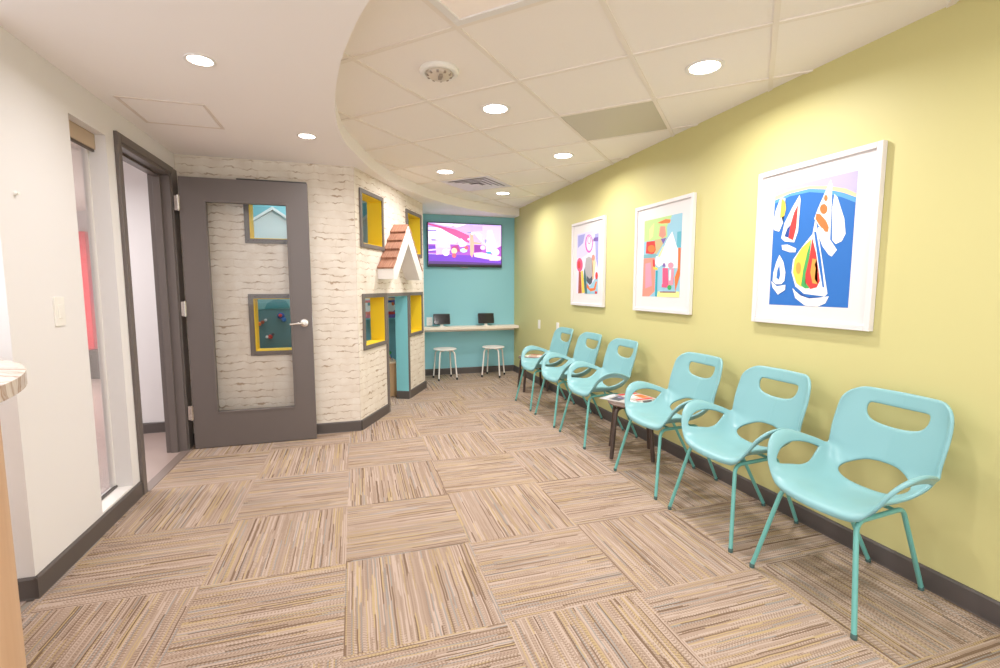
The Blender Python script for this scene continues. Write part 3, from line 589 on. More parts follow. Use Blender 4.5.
# sidelight window
e = empty('window_8', M=ML, kind='structure', label='tall narrow sidelight window in the white left wall')
b = bmesh.new(); box(b, .75, 1.12, .0, .12, .10, .112); link('window_sill', b, WTRIM, e)
b = ring_frame(bmesh.new(), .762, 1.108, .124, 2.173, .012, .085, .105); link('window_frame', b, WTRIM, e)
b = bx(.752, 1.118, .078, .094, .112, .124); link('glazing_gasket', b, GREY, e)
link('glass_pane', bx(.751, 1.119, .092, .098, .113, 2.184), GLASS, e)
e = empty('roller_shade', tuple(ML @ Vector((.935, .062, 2.184))), PI / 2, 'rolled up beige shade at the top of the tall sidelight', 'window shade')
b = bx(-.183, .183, -.012, .022, -.085, 0); link('shade_cassette', b, mat('beige_shade', (186, 164, 142), .6), e, bevel=.003)
link('hem_bar', bx(-.181, .181, -.006, .006, -.098, -.084), mat('dark_hem', (84, 72, 66), .5), e)

# flush ceiling access panel, ceiling tiles of another kind
e = empty('access_panel', (-1.012, 3.445, ZS), 0, 'flush square access panel in the white drywall ceiling', 'ceiling panel')
b = bmesh.new(); ring_frame(b, -.205, .205, -.205, .205, .018, 0, .004)
for v in b.verts: v.co = Vector((v.co.x, v.co.z, -.004 + v.co.y))
link('panel_frame', b, mat('panel_rim', (226, 214, 206), .6), e); link('panel_door', bx(-.202, .202, -.202, .202, -.003, 0), SOFFIT, e)
e = empty('metal_ceiling_panel', (CX + 3 * CE, CY + 2 * CE, ZC), PI / 4, 'square grey metal panel set into the ceiling grid by the yellow wall', 'ceiling panel')
b = bx(-TS / 2 + .014, TS / 2 - .014, -TS / 2 + .014, TS / 2 - .014, -.004, -.0005); link('panel_face', b, METALGREY, e, bevel=.001)

def rod(name, loc): pass
# recessed lights
def downlight(x, y, z, label, group, sc_=1.0):
    e = empty('recessed_downlight', (x, y, z), 0, label, 'ceiling light', group); e.scale = (sc_, sc_, 1)
    b = bmesh.new(); lathe(b, [(.098, -.0005), (.098, -.005), (.092, -.007), (.078, -.004), (.076, -.0005), (.098, -.0005)], 36); link('trim_ring', b, WTRIM, e, smooth=True)
    b = bmesh.new(); lathe(b, [(0, -.0022), (.060, -.0026), (.0755, -.001)], 36); link('lens', b, LAMP, e, smooth=True)
    return e
for (x, y), lb in zip(DL_ACT, ['round ceiling light in the tile grid between the detector and the grey panel', 'round ceiling light in the tile grid nearest the big sailboat picture', 'round ceiling light in the tile grid just beyond the grey metal panel',
                               'round ceiling light in the tile grid left of the slatted air diffuser', 'round ceiling light in the tile grid nearest the television']):
    downlight(x, y, ZC, lb, 'downlights in the ceiling grid')
for (x, y), lb in zip(DL_SOF, ['bright round ceiling light in the smooth ceiling beside the access panel', 'round ceiling light in the smooth ceiling in front of the brick wall']):
    downlight(x, y, ZS, lb, 'downlights in the smooth ceiling', .68)
for (x, y), lb in zip(DL_ADDED, ['round ceiling light in the tile grid above the near armchairs, toward the camera', 'round ceiling light in the tile grid behind the camera']): downlight(x, y, ZC, lb, 'downlights in the ceiling grid')
for x, y in DL_SOF_ADDED: downlight(x, y, ZS, 'round ceiling light in the smooth ceiling beside the reception desk', 'downlights in the smooth ceiling', .68)
# troffer
e = empty('ceiling_troffer', (CX, CY - CE, ZC), PI / 4, 'square ceiling light with a pale lens at the top edge of the ceiling grid', 'ceiling light')
b = bmesh.new(); ring_frame(b, -.262, .262, -.262, .262, .036, 0, .012)
for v in b.verts: v.co = Vector((v.co.x, v.co.z, -.012 + v.co.y))
link('fixture_frame', b, WTRIM, e, bevel=.002); link('lens', bx(-.262, .262, -.262, .262, -.004, -.001), TROF, e)
# air diffuser
e = empty('air_diffuser', (CX + 2 * CE, CY + 7 * CE, ZC), PI / 4, 'square white louvered air diffuser in the ceiling grid', 'air vent')
def sqring(b, r0, z0_, r1, z1_, t=.003):
    a = [[b.verts.new((sx * r, sy * r, zz)) for sx, sy in ((1, 1), (-1, 1), (-1, -1), (1, -1))] for r, zz in ((r0, z0_), (r1, z1_), (r1, z1_ + t), (r0, z0_ + t))]
    for i in range(4):
        for k in range(4): b.faces.new((a[i][k], a[i][(k + 1) % 4], a[(i + 1) % 4][(k + 1) % 4], a[(i + 1) % 4][k]))
b = bmesh.new(); sqring(b, .302, -.004, .24, -.004); link('outer_flange', b, VENT, e)
for r in (.238, .182, .126):
    b = bmesh.new(); sqring(b, r, -.014, r - .050, -.006); link('louver', b, VENT, e)
link('center_plate', bx(-.05, .05, -.05, .05, -.020, -.015), VENT, e); link('duct_plate', bx(-.24, .24, -.24, .24, -.0022, -.0008), VENTDARK, e)
# detector
e = empty('smoke_detector', (CX, CY + CE, ZC), 0, 'round white ceiling detector with a dark slotted center', 'detector')
b = bmesh.new(); lathe(b, [(.105, -.0005), (.105, -.014), (.095, -.022), (.078, -.022), (.074, -.012), (0, -.012)], 36); link('base_ring', b, PLASTIC, e, smooth=True)
b = bmesh.new(); lathe(b, [(.070, -.013), (.066, -.030), (.045, -.042), (0, -.045)], 28); link('dome', b, mat('detector_dome', (214, 200, 184), .4), e, smooth=True)
b = bmesh.new()
for k in range(10):
    q = Matrix.Rotation(2 * PI * k / 10, 4, 'Z'); box(b, .048, .067, -.006, .006, -.036, -.026, M=q)
link('vent_slots', b, mat('slot_dark', (160, 144, 130), .6), e)
link('sounder', bx(-.009, .009, -.055, -.01, -.056, -.042), mat('slot_dark', (160, 144, 130), .6), e)

# gable canopy over the little doorway (frame of the playhouse side wall)
e = empty('gable_canopy', tuple(MB @ Vector((.885, 0, 1.40))), ANG, 'little white gable with red cedar shingles above the playhouse doorway', 'canopy')
D = .165
out_ = [(-.43, 0), (-.43, .105), (0, .575), (.43, .105), (.43, 0), (.345, 0), (0, .385), (-.345, 0)]
b = bmesh.new(); prism(b, out_, 0, D, M=Matrix.Rotation(PI / 2, 4, 'X')); link('gable_body', b, WTRIM, e)
sl = math.hypot(.43, .47); sa = math.atan2(.47, .43)
for sx in (-1, 1):
    nm = bmesh.new()
    for k in range(5):
        d0, d1 = k * sl / 5 - (.01 if k == 0 else 0), (k + 1) * sl / 5 + .006
        for j in range(2):
            ya, yb = -D - .004 + j * D / 2, -D - .004 + (j + 1) * D / 2 - .001
            P = []
            for dd, hh in ((d0, .026), (d1, .006), (d1, -.0005 + .004 - .003), (d0, .006)):
                xx = -.43 + dd * math.cos(sa) - hh * math.sin(sa); zz = .105 + dd * math.sin(sa) + hh * math.cos(sa)
                P.append((xx if sx < 0 else -xx, zz))
            va = [nm.verts.new((p[0], ya, p[1])) for p in P]; vb = [nm.verts.new((p[0], yb, p[1])) for p in P]
            nm.faces.new(va); nm.faces.new(vb[::-1])
            for i in range(4): nm.faces.new((va[i], va[(i + 1) % 4], vb[(i + 1) % 4], vb[i]))
    link('shingles', nm, SHINGLE, e)

# things inside the playhouse
def cutout_gable(X, Z, hw, slope, lab):
    e = empty('toy_gable', (X, 6.998, Z), 0, lab, 'wall decoration')
    h = slope * hw; b = bmesh.new(); prism(b, [(-hw + .03, -.64), (-hw + .03, -h), (0, -.02), (hw - .03, -h), (hw - .03, -.64)], 0, .03, M=Matrix.Rotation(PI / 2, 4, 'X')); link('house_face', b, mat('pale_grey_board', (212, 212, 210), .6), e)
    for sx in (-1, 1):
        b = bmesh.new(); prism(b, [(0, .02), (sx * hw, -h), (sx * hw, -h - .035), (0, -.02)], 0, .07, M=Matrix.Rotation(PI / 2, 4, 'X')); link('roof_edge', b, WTRIM, e)
cutout_gable(-.99, 2.35, .30, .62, 'white house shaped board seen through the upper window behind the door')
cutout_gable(.20, 2.30, .26, .9, 'white house shaped board seen through the upper window left of the gable')
# picture books on a ledge
tag(link('book_ledge', bx(-1.3, .66, 6.90, 6.998, .86, .88), REVEAL), 'narrow teal ledge on the wall inside the playhouse', 'shelf')
def picture_book(x, wd, lab, cols):
    e = empty('picture_book', (x, 6.955, .881), 0, lab, 'book', 'picture books on the playhouse ledge')
    link('cover', bx(-wd / 2, wd / 2, 0, .018, 0, .30), mat('c_' + cols[0], PAL[cols[0]], .5), e)
    b = bmesh.new()
    for (cx, cz, rx, rz), c in zip([(-.02, .16, wd * .38, .09), (.01, .15, wd * .26, .07), (0, .07, wd * .36, .022), (0, .27, wd * .42, .018), (-.05, .20, .02, .025), (.05, .20, .02, .025)], range(6)):
        n0 = len(b.verts); k = 16
        vs = [b.verts.new((cx + rx * math.cos(2 * PI * i / k), -.0006 * (c + 1), cz + rz * math.sin(2 * PI * i / k))) for i in range(k)]
        b.faces.new(vs).material_index = c
    link('cover_art', b, [mat('c_' + q, PAL[q], .5) for q in cols[1:7]], e)
PAL = dict(red=(214, 60, 58), pink=(244, 150, 170), white=(246, 244, 240), purple=(124, 96, 170), blue=(40, 110, 190), sky2=(90, 160, 214), dblue=(30, 74, 150), orange=(240, 120, 60), orange2=(244, 160, 70),
           yellow=(250, 208, 80), green=(70, 170, 90), grey=(214, 218, 226), lavender=(186, 176, 214), peach=(250, 206, 160), lgreen=(184, 214, 140), ltblue=(150, 196, 214), sand=(196, 176, 130), lyellow=(236, 236, 150),
           salmon=(242, 146, 128), bluegr=(120, 172, 180), teal=(96, 174, 192), teal2=(40, 160, 180), paper=(246, 242, 244), hotpink=(240, 90, 130), mark=(150, 96, 110), lilac=(214, 208, 238), periw=(160, 160, 220),
           magenta=(220, 100, 190), palelil=(232, 222, 242), sienna=(170, 80, 60), dteal=(70, 110, 110), grey2=(176, 170, 172), charcoal=(84, 84, 92))
picture_book(.15, .27, 'picture book with a pink and white cover seen through the lower left playhouse window', ['pink', 'salmon', 'white', 'salmon', 'white', 'green', 'bluegr'])
picture_book(.48, .30, 'picture book with a purple and orange cover seen through the little doorway', ['purple', 'dblue', 'white', 'red', 'peach', 'sky2', 'orange'])
# bead maze cube
e = empty('activity_cube', (.30, 5.90, .006), .1, 'birch activity cube with colored beads just inside the little doorway', 'toy')
link('cube_body', bx(-.15, .15, -.15, .15, 0, .40), BIRCH, e, bevel=.006); link('cube_lid', bx(-.165, .165, -.165, .165, .40, .425), mat('pale_birch', (234, 214, 184), .5), e, bevel=.006)
b = bmesh.new(); lathe(b, [(0, 0), (.055, 0), (.055, .012), (0, .016)], 24, Matrix.Translation((-.03, -.151, .17)) @ Matrix.Rotation(PI / 2, 4, 'X')); link('dial', b, mat('c_orange', PAL['orange']), e, smooth=True)
b = bmesh.new(); lathe(b, [(0, 0), (.025, 0), (.025, .012), (0, .014)], 20, Matrix.Translation((-.03, -.151, .07)) @ Matrix.Rotation(PI / 2, 4, 'X')); link('dial', b, BLACKP, e, smooth=True)
for off, hh, colw in ((-.06, .26, 'blue'), (.03, .20, 'orange2'), (.09, .14, 'red')):
    arc = [(-.12 + .24 * t, off + .03 * math.sin(6 * t), .425 + hh * math.sin(PI * t)) for t in [i / 16 for i in range(17)]]
    wr = link('bead_wire', tube(bmesh.new(), arc, .003, 8), mat('c_' + colw, PAL[colw]), e, smooth=True)
    for k, c in zip((1, 3, 8, 10, 12, 14), ('red', 'blue', 'yellow', 'purple', 'red', 'green')):
        b = bmesh.new(); bmesh.ops.create_icosphere(b, subdivisions=2, radius=.019, matrix=Matrix.Translation(arc[k])); link('bead', b, mat('c_' + c, PAL[c]), wr, smooth=True)
# wall toys seen through the lower window behind the glass door: on a teal panel
e = empty('play_panel', (-.86, 6.2, 0.006), 0, 'teal play panel with a wave edge seen through the lower window behind the door', 'toy')
link('panel_board', bx(-.42, .5, 0, .03, 0, 1.21), mat('deep_teal_board', (92, 134, 140), .35), e, bevel=.004)
b = bmesh.new(); prism(b, [(-.40, 1.045), (.48, 1.065), (.48, 1.20), (-.40, 1.20)], -.001, .003, M=Matrix.Rotation(PI / 2, 4, 'X')); link('sky_band', b, mat('band_teal', (120, 176, 180), .4), e)
b = bmesh.new(); prism(b, [(-.16, 1.055), (-.13, 1.12), (-.06, 1.16), (.0, 1.17), (.08, 1.15), (.12, 1.065)], .003, .006, M=Matrix.Rotation(PI / 2, 4, 'X')); link('hill_shape', b, mat('hill_teal', (66, 142, 150), .4), e)
def toy(dx, z, cs, lab, name, sz=.03):
    q = empty(name, (-.86 + dx, 6.196, z), 0, lab, 'toy')
    for i, (ox, oz, r, c) in enumerate(cs):
        b = bmesh.new(); lathe(b, [(0, 0), (r, 0), (r, .010), (r * .8, .016), (0, .018)], 18, Matrix.Translation((ox, -.004 * i, oz)) @ Matrix.Rotation(PI / 2, 4, 'X')); link('disc', b, mat('c_' + c, PAL[c]), q, smooth=True)
toy(.018, .977, [(0, 0, .040, 'dblue'), (.03, -.045, .026, 'blue'), (-.006, .006, .020, 'red')], 'blue and red round toy on the teal play panel', 'spinner_toy')
toy(-.225, .885, [(0, 0, .024, 'orange'), (.04, .02, .02, 'sienna'), (.075, .045, .016, 'grey')], 'orange fish shaped toy at the left of the teal play panel', 'fish_toy')
toy(-.11, .729, [(0, 0, .026, 'red'), (-.035, 0, .016, 'white'), (.03, .03, .017, 'charcoal')], 'small red and black toy low on the teal play panel', 'bug_toy')

# hallway things glimpsed through the sidelight
tag(link('red_locker', bx(-3.86, -3.60, 8.2, 8.49, .421, 2.10), mat('red_enamel', (226, 70, 84), .4), bevel=.01), 'tall red cabinet panel seen down the hall through the sidelight', 'cabinet')
tag(link('blue_board', bx(-3.59, -3.45, 8.46, 8.498, 1.05, 1.55), mat('blue_board', (60, 110, 200), .5), bevel=.005), 'blue board on the far hall wall beside the red cabinet', 'board')
tag(link('dark_bench', bx(-3.9, -3.5, 8.1, 8.49, .006, .42), GREY, bevel=.01), 'dark low ledge under the red cabinet down the hall', 'bench')
downlight(-2.42, 5.0, 2.42, 'round ceiling light in the hall seen through the sidelight', 'hall downlights')
# ================================================================== CHAIRS
def lerp_keys(K, v):
    for a, b in zip(K, K[1:]):
        if v <= b[0]:
            i = K.index(a); t = (v - a[0]) / (b[0] - a[0])
            p0 = K[i - 1] if i > 0 else a; p3 = K[i + 2] if i + 2 < len(K) else b
            out = []
            for c in range(1, len(a)):
                m0 = (b[c] - p0[c]) / (b[0] - p0[0]) * (b[0] - a[0]); m1 = (p3[c] - a[c]) / (p3[0] - a[0]) * (b[0] - a[0])
                t2, t3 = t * t, t ** 3
                out.append((2 * t3 - 3 * t2 + 1) * a[c] + (t3 - 2 * t2 + t) * m0 + (-2 * t3 + 3 * t2) * b[c] + (t3 - t2) * m1)
            return out
    return list(K[-1][1:])
# v, forward, height of the centre line
KC_ = [(0, .570, .412), (.04, .560, .434), (.10, .515, .447), (.20, .43, .444), (.30, .345, .438), (.40, .262, .442), (.48, .200, .468), (.56, .160, .522), (.65, .134, .592), (.76, .106, .676), (.88, .079, .768), (1.0, .058, .852)]
# v, half width, forward, height of the rim
KR_ = [(0, .165, .530, .412), (.04, .200, .536, .438), (.10, .240, .528, .503), (.17, .270, .500, .574), (.24, .293, .450, .618), (.32, .299, .375, .633), (.40, .286, .300, .617), (.48, .248, .232, .592), (.55, .224, .186, .574), (.62, .220, .162, .610), (.70, .222, .144, .662), (.80, .222, .122, .732), (.90, .214, .103, .798), (1.0, .195, .084, .853)]
# inner control rows: v, k1 (crease half width, forward, height), k2 (wall half width, forward, height)
K1 = [(0, .15, .558, .409), (.04, .18, .555, .426), (.10, .225, .520, .435), (.17, .245, .470, .428), (.24, .255, .405, .423), (.32, .26, .335, .424), (.40, .258, .262, .437), (.48, .235, .200, .476), (.55, .175, .168, .532), (.62, .14, .145, .582), (.70, .13, .124, .640), (.80, .12, .100, .715), (.90, .12, .077, .785), (1.0, .12, .060, .853)]
K2 = [(0, .160, .540, .409), (.04, .190, .545, .432), (.10, .212, .532, .483), (.17, .215, .495, .547), (.24, .220, .438, .600), (.32, .224, .362, .616), (.40, .220, .288, .604), (.48, .216, .222, .570), (.55, .205, .172, .562), (.62, .195, .149, .600), (.70, .196, .130, .655), (.80, .195, .108, .726), (.90, .188, .087, .794), (1.0, .172, .068, .853)]
KC = [(k[0], k[1] - .012 * min(1, max(0, (k[0] - .44) / .15)), k[2]) for k in KC_]
KR = [(k[0], k[1], k[2] + .018 * min(1, max(0, (k[0] - .55) / .1)), k[3]) for k in KR_]
def shell_point(u, v):
    s = -1 if u < 0 else 1; a = abs(u); v = min(max(v, 0), 1)
    c = lerp_keys(KC, v); r = lerp_keys(KR, v); p1 = lerp_keys(K1, v); p2 = lerp_keys(K2, v)
    P = [Vector((0, c[0], c[1])), Vector(p1), Vector(p2), Vector(r)]
    w_ = [(1 - a) ** 3, 3 * (1 - a) ** 2 * a, 3 * (1 - a) * a * a, a ** 3]
    q = sum((P[i] * w_[i] for i in range(4)), Vector())
    return Vector((q.y, s * q.x, q.z))          # x forward, y lateral, z up
def closed_smooth(P, n=8):
    out = []; N = len(P)
    for i in range(N):
        p0, p1, p2, p3 = P[i - 1], P[i], P[(i + 1) % N], P[(i + 2) % N]
        for k in range(n):
            t = k / n; out.append(tuple(.5 * (2 * p1[a] + (p2[a] - p0[a]) * t + (2 * p0[a] - 5 * p1[a] + 4 * p2[a] - p3[a]) * t * t + (3 * p1[a] - p0[a] - 3 * p2[a] + p3[a]) * t ** 3) for a in (0, 1)))
    return out
def inside(p, poly):
    c = False; x, y = p; n = len(poly)
    for i in range(n):
        x1, y1 = poly[i]; x2, y2 = poly[i - 1]
        if (y1 > y) != (y2 > y) and x < (x2 - x1) * (y - y1) / (y2 - y1) + x1: c = not c
    return c
def chair_shell():
    SU, SV = .32, .86
    def resample(P, d):
        out = []
        for i in range(len(P)):
            a = Vector(P[i]); b = Vector(P[(i + 1) % len(P)]); n = max(1, int(round((b - a).length / d)))
            out += [tuple(a.lerp(b, k / n)) for k in range(n)]
        return out
    def corner(cx, cy, rx, ry, a0, a1, n=8): return [(cx + rx * math.cos(math.radians(a0 + (a1 - a0) * i / n)), cy + ry * math.sin(math.radians(a0 + (a1 - a0) * i / n))) for i in range(n + 1)]
    o = corner(.78, .045, .22, .045, -90, 0) + corner(.50, .865, .50, .135, 0, 90) + corner(-.50, .865, .50, .135, 90, 180) + corner(-.78, .045, .22, .045, 180, 270)
    outline = resample([(u * SU, v * SV) for u, v in o], .009)
    arm = closed_smooth([(.44, .230), (.52, .180), (.62, .158), (.69, .178), (.725, .24), (.735, .33), (.735, .415), (.70, .462), (.62, .452), (.51, .41), (.42, .35), (.40, .285)], 6)
    seat = closed_smooth([(0, .425), (.13, .427), (.22, .440), (.28, .470), (.295, .510), (.25, .550), (.15, .583), (0, .597), (-.15, .583), (-.25, .550), (-.295, .510), (-.28, .470), (-.22, .440), (-.13, .427)], 6)
    sl_ = [(0, .785), (.18, .787), (.32, .800), (.405, .830), (.435, .872), (.41, .902), (.33, .910), (.16, .911)]
    slot = closed_smooth(sl_ + [(0, .911)] + [(-u, v) for u, v in sl_[:0:-1]], 6)
    holes = [[(u * SU, v * SV) for u, v in h] for h in (arm, [(-u, v) for u, v in arm[::-1]], seat, slot)]
    holes = [resample(h[::2] if len(h) > 90 else h, .009) for h in holes]
    pts = []; edges = []
    for L in [outline] + holes:
        n0 = len(pts); pts += [Vector(p) for p in L]; edges += [(n0 + i, n0 + (i + 1) % len(L)) for i in range(len(L))]
    nb = len(pts); G = .0115; bound = [tuple(p) for p in pts]
    nx = int(SU / G) + 1; ny = int(SV / G) + 1
    for i in range(-nx, nx + 1):
        for j in range(ny + 1):
            p = (i * G, j * G + G * .5)
            if not inside(p, outline) or any(inside(p, h) for h in holes): continue
            if min((p[0] - q[0]) ** 2 + (p[1] - q[1]) ** 2 for q in bound) < (G * .55) ** 2: continue
            pts.append(Vector(p))
    vs, es, fs, *_ = geometry.delaunay_2d_cdt(pts, edges, [], 0, 1e-6)
    bm = bmesh.new(); V = [bm.verts.new(shell_point(p.x / SU, p.y / SV)) for p in vs]
    for f in fs:
        c = sum((vs[i] for i in f), Vector((0, 0))) / len(f)
        if not inside(c, outline) or any(inside(c, h) for h in holes): continue
        p_ = [vs[i] for i in f]
        if abs((p_[1] - p_[0]).cross(p_[2] - p_[0])) < 4e-6: continue
        bm.faces.new([V[i] for i in f])
    bmesh.ops.delete(bm, geom=[v for v in bm.verts if not v.link_faces], context='VERTS')
    bmesh.ops.recalc_face_normals(bm, faces=bm.faces)
    # thicken: front/upper skin stays, a second skin sits behind, the rim is rounded
    bm.normal_update()
    seatf = min(bm.faces, key=lambda f: (f.calc_center_median() - Vector((.4, 0, .43))).length)
    if seatf.normal.z < 0: bmesh.ops.reverse_faces(bm, faces=bm.faces); bm.normal_update()
    vv = list(bm.verts); ff = list(bm.faces); be = [e_ for e_ in bm.edges if len(e_.link_faces) == 1]
    T = .0135; back = {v: bm.verts.new(v.co - v.normal * T) for v in vv}
    outw = {}
    for e_ in be:
        f = e_.link_faces[0]; mid = (e_.verts[0].co + e_.verts[1].co) / 2; d = mid - f.calc_center_median(); ed = (e_.verts[1].co - e_.verts[0].co).normalized(); d -= ed * d.dot(ed)
        for v in e_.verts: outw[v] = outw.get(v, Vector()) + d.normalized()
    r1 = {v: bm.verts.new(v.co - v.normal * T * .22 + o_.normalized() * .0035) for v, o_ in outw.items()}
    r2 = {v: bm.verts.new(v.co - v.normal * T * .78 + o_.normalized() * .0035) for v, o_ in outw.items()}
    for f in ff: bm.faces.new([back[v] for v in reversed(f.verts)])
    for e_ in be:
        l = e_.link_loops[0]; a = l.vert; b = l.link_loop_next.vert
        for A, B in ((lambda q: q, r1.get), (r1.get, r2.get), (r2.get, back.get)): bm.faces.new((B(a), B(b), A(b), A(a)))
    return bm
def make_chair():
    e = empty('stacking_armchair')
    link('seat_shell', chair_shell(), CHAIR, e, smooth='all')
    R_ = .0098
    def side(s):
        foot_f = Vector((.590, s * .240, .012)); top_f = Vector((.515, s * .165, .412)); top_r = Vector((.225, s * .142, .414)); foot_r = Vector((.018, s * .112, .012))
        return foot_f, top_f, top_r, foot_r
    fr = bmesh.new()
    for s in (-1, 1):
        ff, tf, tr, rf = side(s)
        bf = bend(ff, tf, tr, .045); br = bend(tf, tr, rf, .035)
        for pts, foot in (([ff] + bf, ff), ([rf] + br[::-1], rf)):
            lg = link('leg', tube(bmesh.new(), pts, R_), CHLEG, e, smooth=True)
            b = bmesh.new(); lathe(b, [(0, -.012), (.0112, -.012), (.0112, .006), (.0098, .008), (0, .008)], 14, Matrix.Translation(foot)); link('foot_glide', b, mat('dark_glide', (70, 96, 92), .5), lg, smooth=True)
        tube(fr, [bf[-1], br[0]], R_)
    for xx, yy, zz in ((.44, .160, .412), (.27, .145, .413)): tube(fr, [(xx, -yy, zz), (xx, yy, zz)], .008)
    link('seat_frame', fr, CHLEG, e, smooth=True)
    return e
chair = make_chair()
CH = [(1.438, 0, 'aqua armchair nearest the camera, under the right side of the sailboat picture'), (2.052, 0, 'aqua armchair second from the camera, under the left side of the sailboat picture'),
      (2.67, 0, 'aqua armchair just on the near side of the magazine table, third from the camera'), (3.63, 0, 'aqua armchair just on the far side of the magazine table, fourth from the camera'),
      (4.245, 0, 'aqua armchair in the middle of the far group of three'), (4.870, 0, 'aqua armchair farthest from the camera, next to the small far table')]
for i, (y, a, lb) in enumerate(CH):
    c = chair if i == 0 else copy_tree(chair)
    c.location = (2.352, y, .007); c.rotation_euler = (0, 0, PI + a)
    tag(c, lb, 'chair', 'aqua armchairs along the yellow wall')

# ================================================================== STOOLS AND SIDE TABLES
def make_stool(name, r_top, h, rf, rt, m_top, m_leg, tr, cap, partname):
    e = empty(name)
    b = bmesh.new(); lathe(b, [(0, h - .018), (r_top - .010, h - .018), (r_top, h - .012), (r_top, h - .005), (r_top - .006, h), (0, h)], 40); link(partname, b, m_top, e, smooth=True)
    for k in range(4):
        a = PI / 4 + k * PI / 2; d = Vector((math.cos(a), math.sin(a), 0))
        foot = d * rf + Vector((0, 0, .014)); top = d * rt + Vector((0, 0, h - .030)); inn = d * .03 + Vector((0, 0, h - .030))
        lg = link('leg', tube(bmesh.new(), [foot] + bend(foot, top, inn, .055) + [inn], tr), m_leg, e, smooth=True)
        if cap:
            b = bmesh.new(); lathe(b, [(0, -.014), (tr * 1.25, -.014), (tr * 1.25, .014), (tr, .018), (0, .018)], 14, Matrix.Translation(foot)); link('foot_cap', b, BLACKP, lg, smooth=True)
    return e
st = make_stool('round_stool', .166, .440, .190, .150, STOOLW, STOOLW, .0105, True, 'seat')
st2 = copy_tree(st)
st.location = (1.222, 6.665, .007); st.rotation_euler.z = math.radians(7); tag(st, 'white round stool under the left tablet, nearer the playhouse', 'stool', 'white stools at the shelf')
st2.location = (1.948, 6.68, .007); st2.rotation_euler.z = math.radians(-32); tag(st2, 'white round stool under the right tablet, nearer the yellow wall', 'stool', 'white stools at the shelf')
tb = make_stool('side_table', .185, .432, .215, .175, DARKTOP, DARKMETAL, .0155, False, 'table_top')
tb2 = copy_tree(tb)
tb.location = (2.045, 3.155, .007); tb.rotation_euler.z = math.radians(-29); tag(tb, 'low dark side table with bent tube legs between the near and far armchairs', 'table', 'dark side tables with magazines')
tb2.location = (2.155, 5.59, .007); tb2.rotation_euler.z = math.radians(-6); tag(tb2, 'low dark side table beyond the farthest armchair near the corner', 'table', 'dark side tables with magazines')
def magazine(x, y, z, rz, w_, h_, cols, lab, k=3):
    e = empty('magazine', (x, y, z), rz, lab, 'magazine', 'magazines on the side tables')
    b = bx(-w_ / 2, w_ / 2, -h_ / 2, h_ / 2, 0, .005); link('pages', b, mat('magazine_paper', (196, 190, 186), .5), e)
    b = bmesh.new(); rnd = random.Random(int(x * 1000 + y * 77))
    pr = [(-.46, .46, .30, .46), (-.4, .1, -.1, .22), (.05, .42, -.25, .15), (-.42, .42, -.42, -.30)]
    for i, (a0, a1, b0, b1) in enumerate(pr): 
        vs = [b.verts.new((a * w_, q * h_, .0054 + .0002 * i)) for a, q in ((a0, b0), (a1, b0), (a1, b1), (a0, b1))]; b.faces.new(vs).material_index = i % len(cols)
    link('cover_print', b, [mat('c_' + c, PAL[c], .5) for c in cols], e)
zt = .4395
magazine(2.00, 3.24, zt, .5, .21, .27, ['grey', 'charcoal', 'lavender'], 'open pale magazine at the left edge of the near side table')
magazine(2.08, 3.09, zt + .0062, -.35, .21, .27, ['bluegr', 'white', 'charcoal'], 'pale blue and white magazine on the near side table, behind the chair arm')
magazine(2.12, 3.22, zt + .0124, .15, .20, .26, ['red', 'white', 'orange'], 'magazine with a red cover on top of the near side table')
magazine(2.15, 5.62, zt, .3, .20, .26, ['lgreen', 'white', 'salmon'], 'pale magazine lying on the far side table')
magazine(2.19, 5.56, zt + .0062, -.5, .19, .25, ['red', 'sand', 'white'], 'magazine with a red band on top of the far side table')

# ================================================================== BACK WALL
e = empty('wall_shelf', (1.66, 7.0, .70), 0, 'long pale wall shelf along the teal wall under the television', 'shelf')
link('shelf_board', bx(-.80, .718, -.235, -.002, 0, .042), SHELF, e, bevel=.003)
link('shelf_cleat', bx(-.74, .70, -.06, -.002, -.04, -.001), SHELF, e)
def tablet(x, lab):
    e = empty('tablet', (x, 6.86, .7425), 0, lab, 'tablet', 'tablets on the shelf')
    b = bmesh.new(); prism(b, rrect(.10, .08, .02), 0, .008); prism(b, rrect(.045, .02, .008), .008, .05); link('stand', b, PLASTIC, e, bevel=.002)
    Mt = Matrix.Translation((0, -.012, .112)) @ Matrix.Rotation(math.radians(78), 4, 'X')
    b = bmesh.new(); prism(b, rrect(.245, .155, .012), -.012, 0, M=Mt); link('tablet_body', b, BLACKP, e, bevel=.001)
    b = bmesh.new(); prism(b, rrect(.225, .135, .004), 0, .0008, M=Mt); link('screen', b, mat('dark_screen', (34, 34, 38), .12), e)
tablet(1.215, 'black tablet on a white stand at the left of the shelf beside the outlet'); tablet(1.885, 'black tablet on a white stand in the middle of the shelf')
def plate(name, loc, rz, w_, h_, lab, cat, kind_):
    e = empty(name, loc, rz, lab, cat)
    b = bmesh.new(); prism(b, rrect(w_, h_, .006), 0, .006, M=Matrix.Rotation(PI / 2, 4, 'X')); link('cover_plate', b, PLASTIC, e, bevel=.0015)
    if kind_ == 'outlet':
        for zz in (-.022, .022):
            b = bmesh.new(); prism(b, rrect(.034, .028, .010), .006, .008, M=Matrix.Translation((0, 0, zz)) @ Matrix.Rotation(PI / 2, 4, 'X')); s_ = link('socket', b, PLASTIC, e)
            b = bx(-.009, -.006, -.0086, -.008, zz - .004, zz + .007); box(b, .006, .009, -.0086, -.008, zz - .004, zz + .007); link('slots', b, VENTDARK, s_)
    else: link('rocker', bx(-.016, .016, -.0095, -.006, -.033, .033), PLASTIC, e, bevel=.002)
plate('power_outlet', (1.058, 7.0, .812), 0, .088, .125, 'white power outlet on the teal wall beside the left tablet', 'outlet', 'outlet')
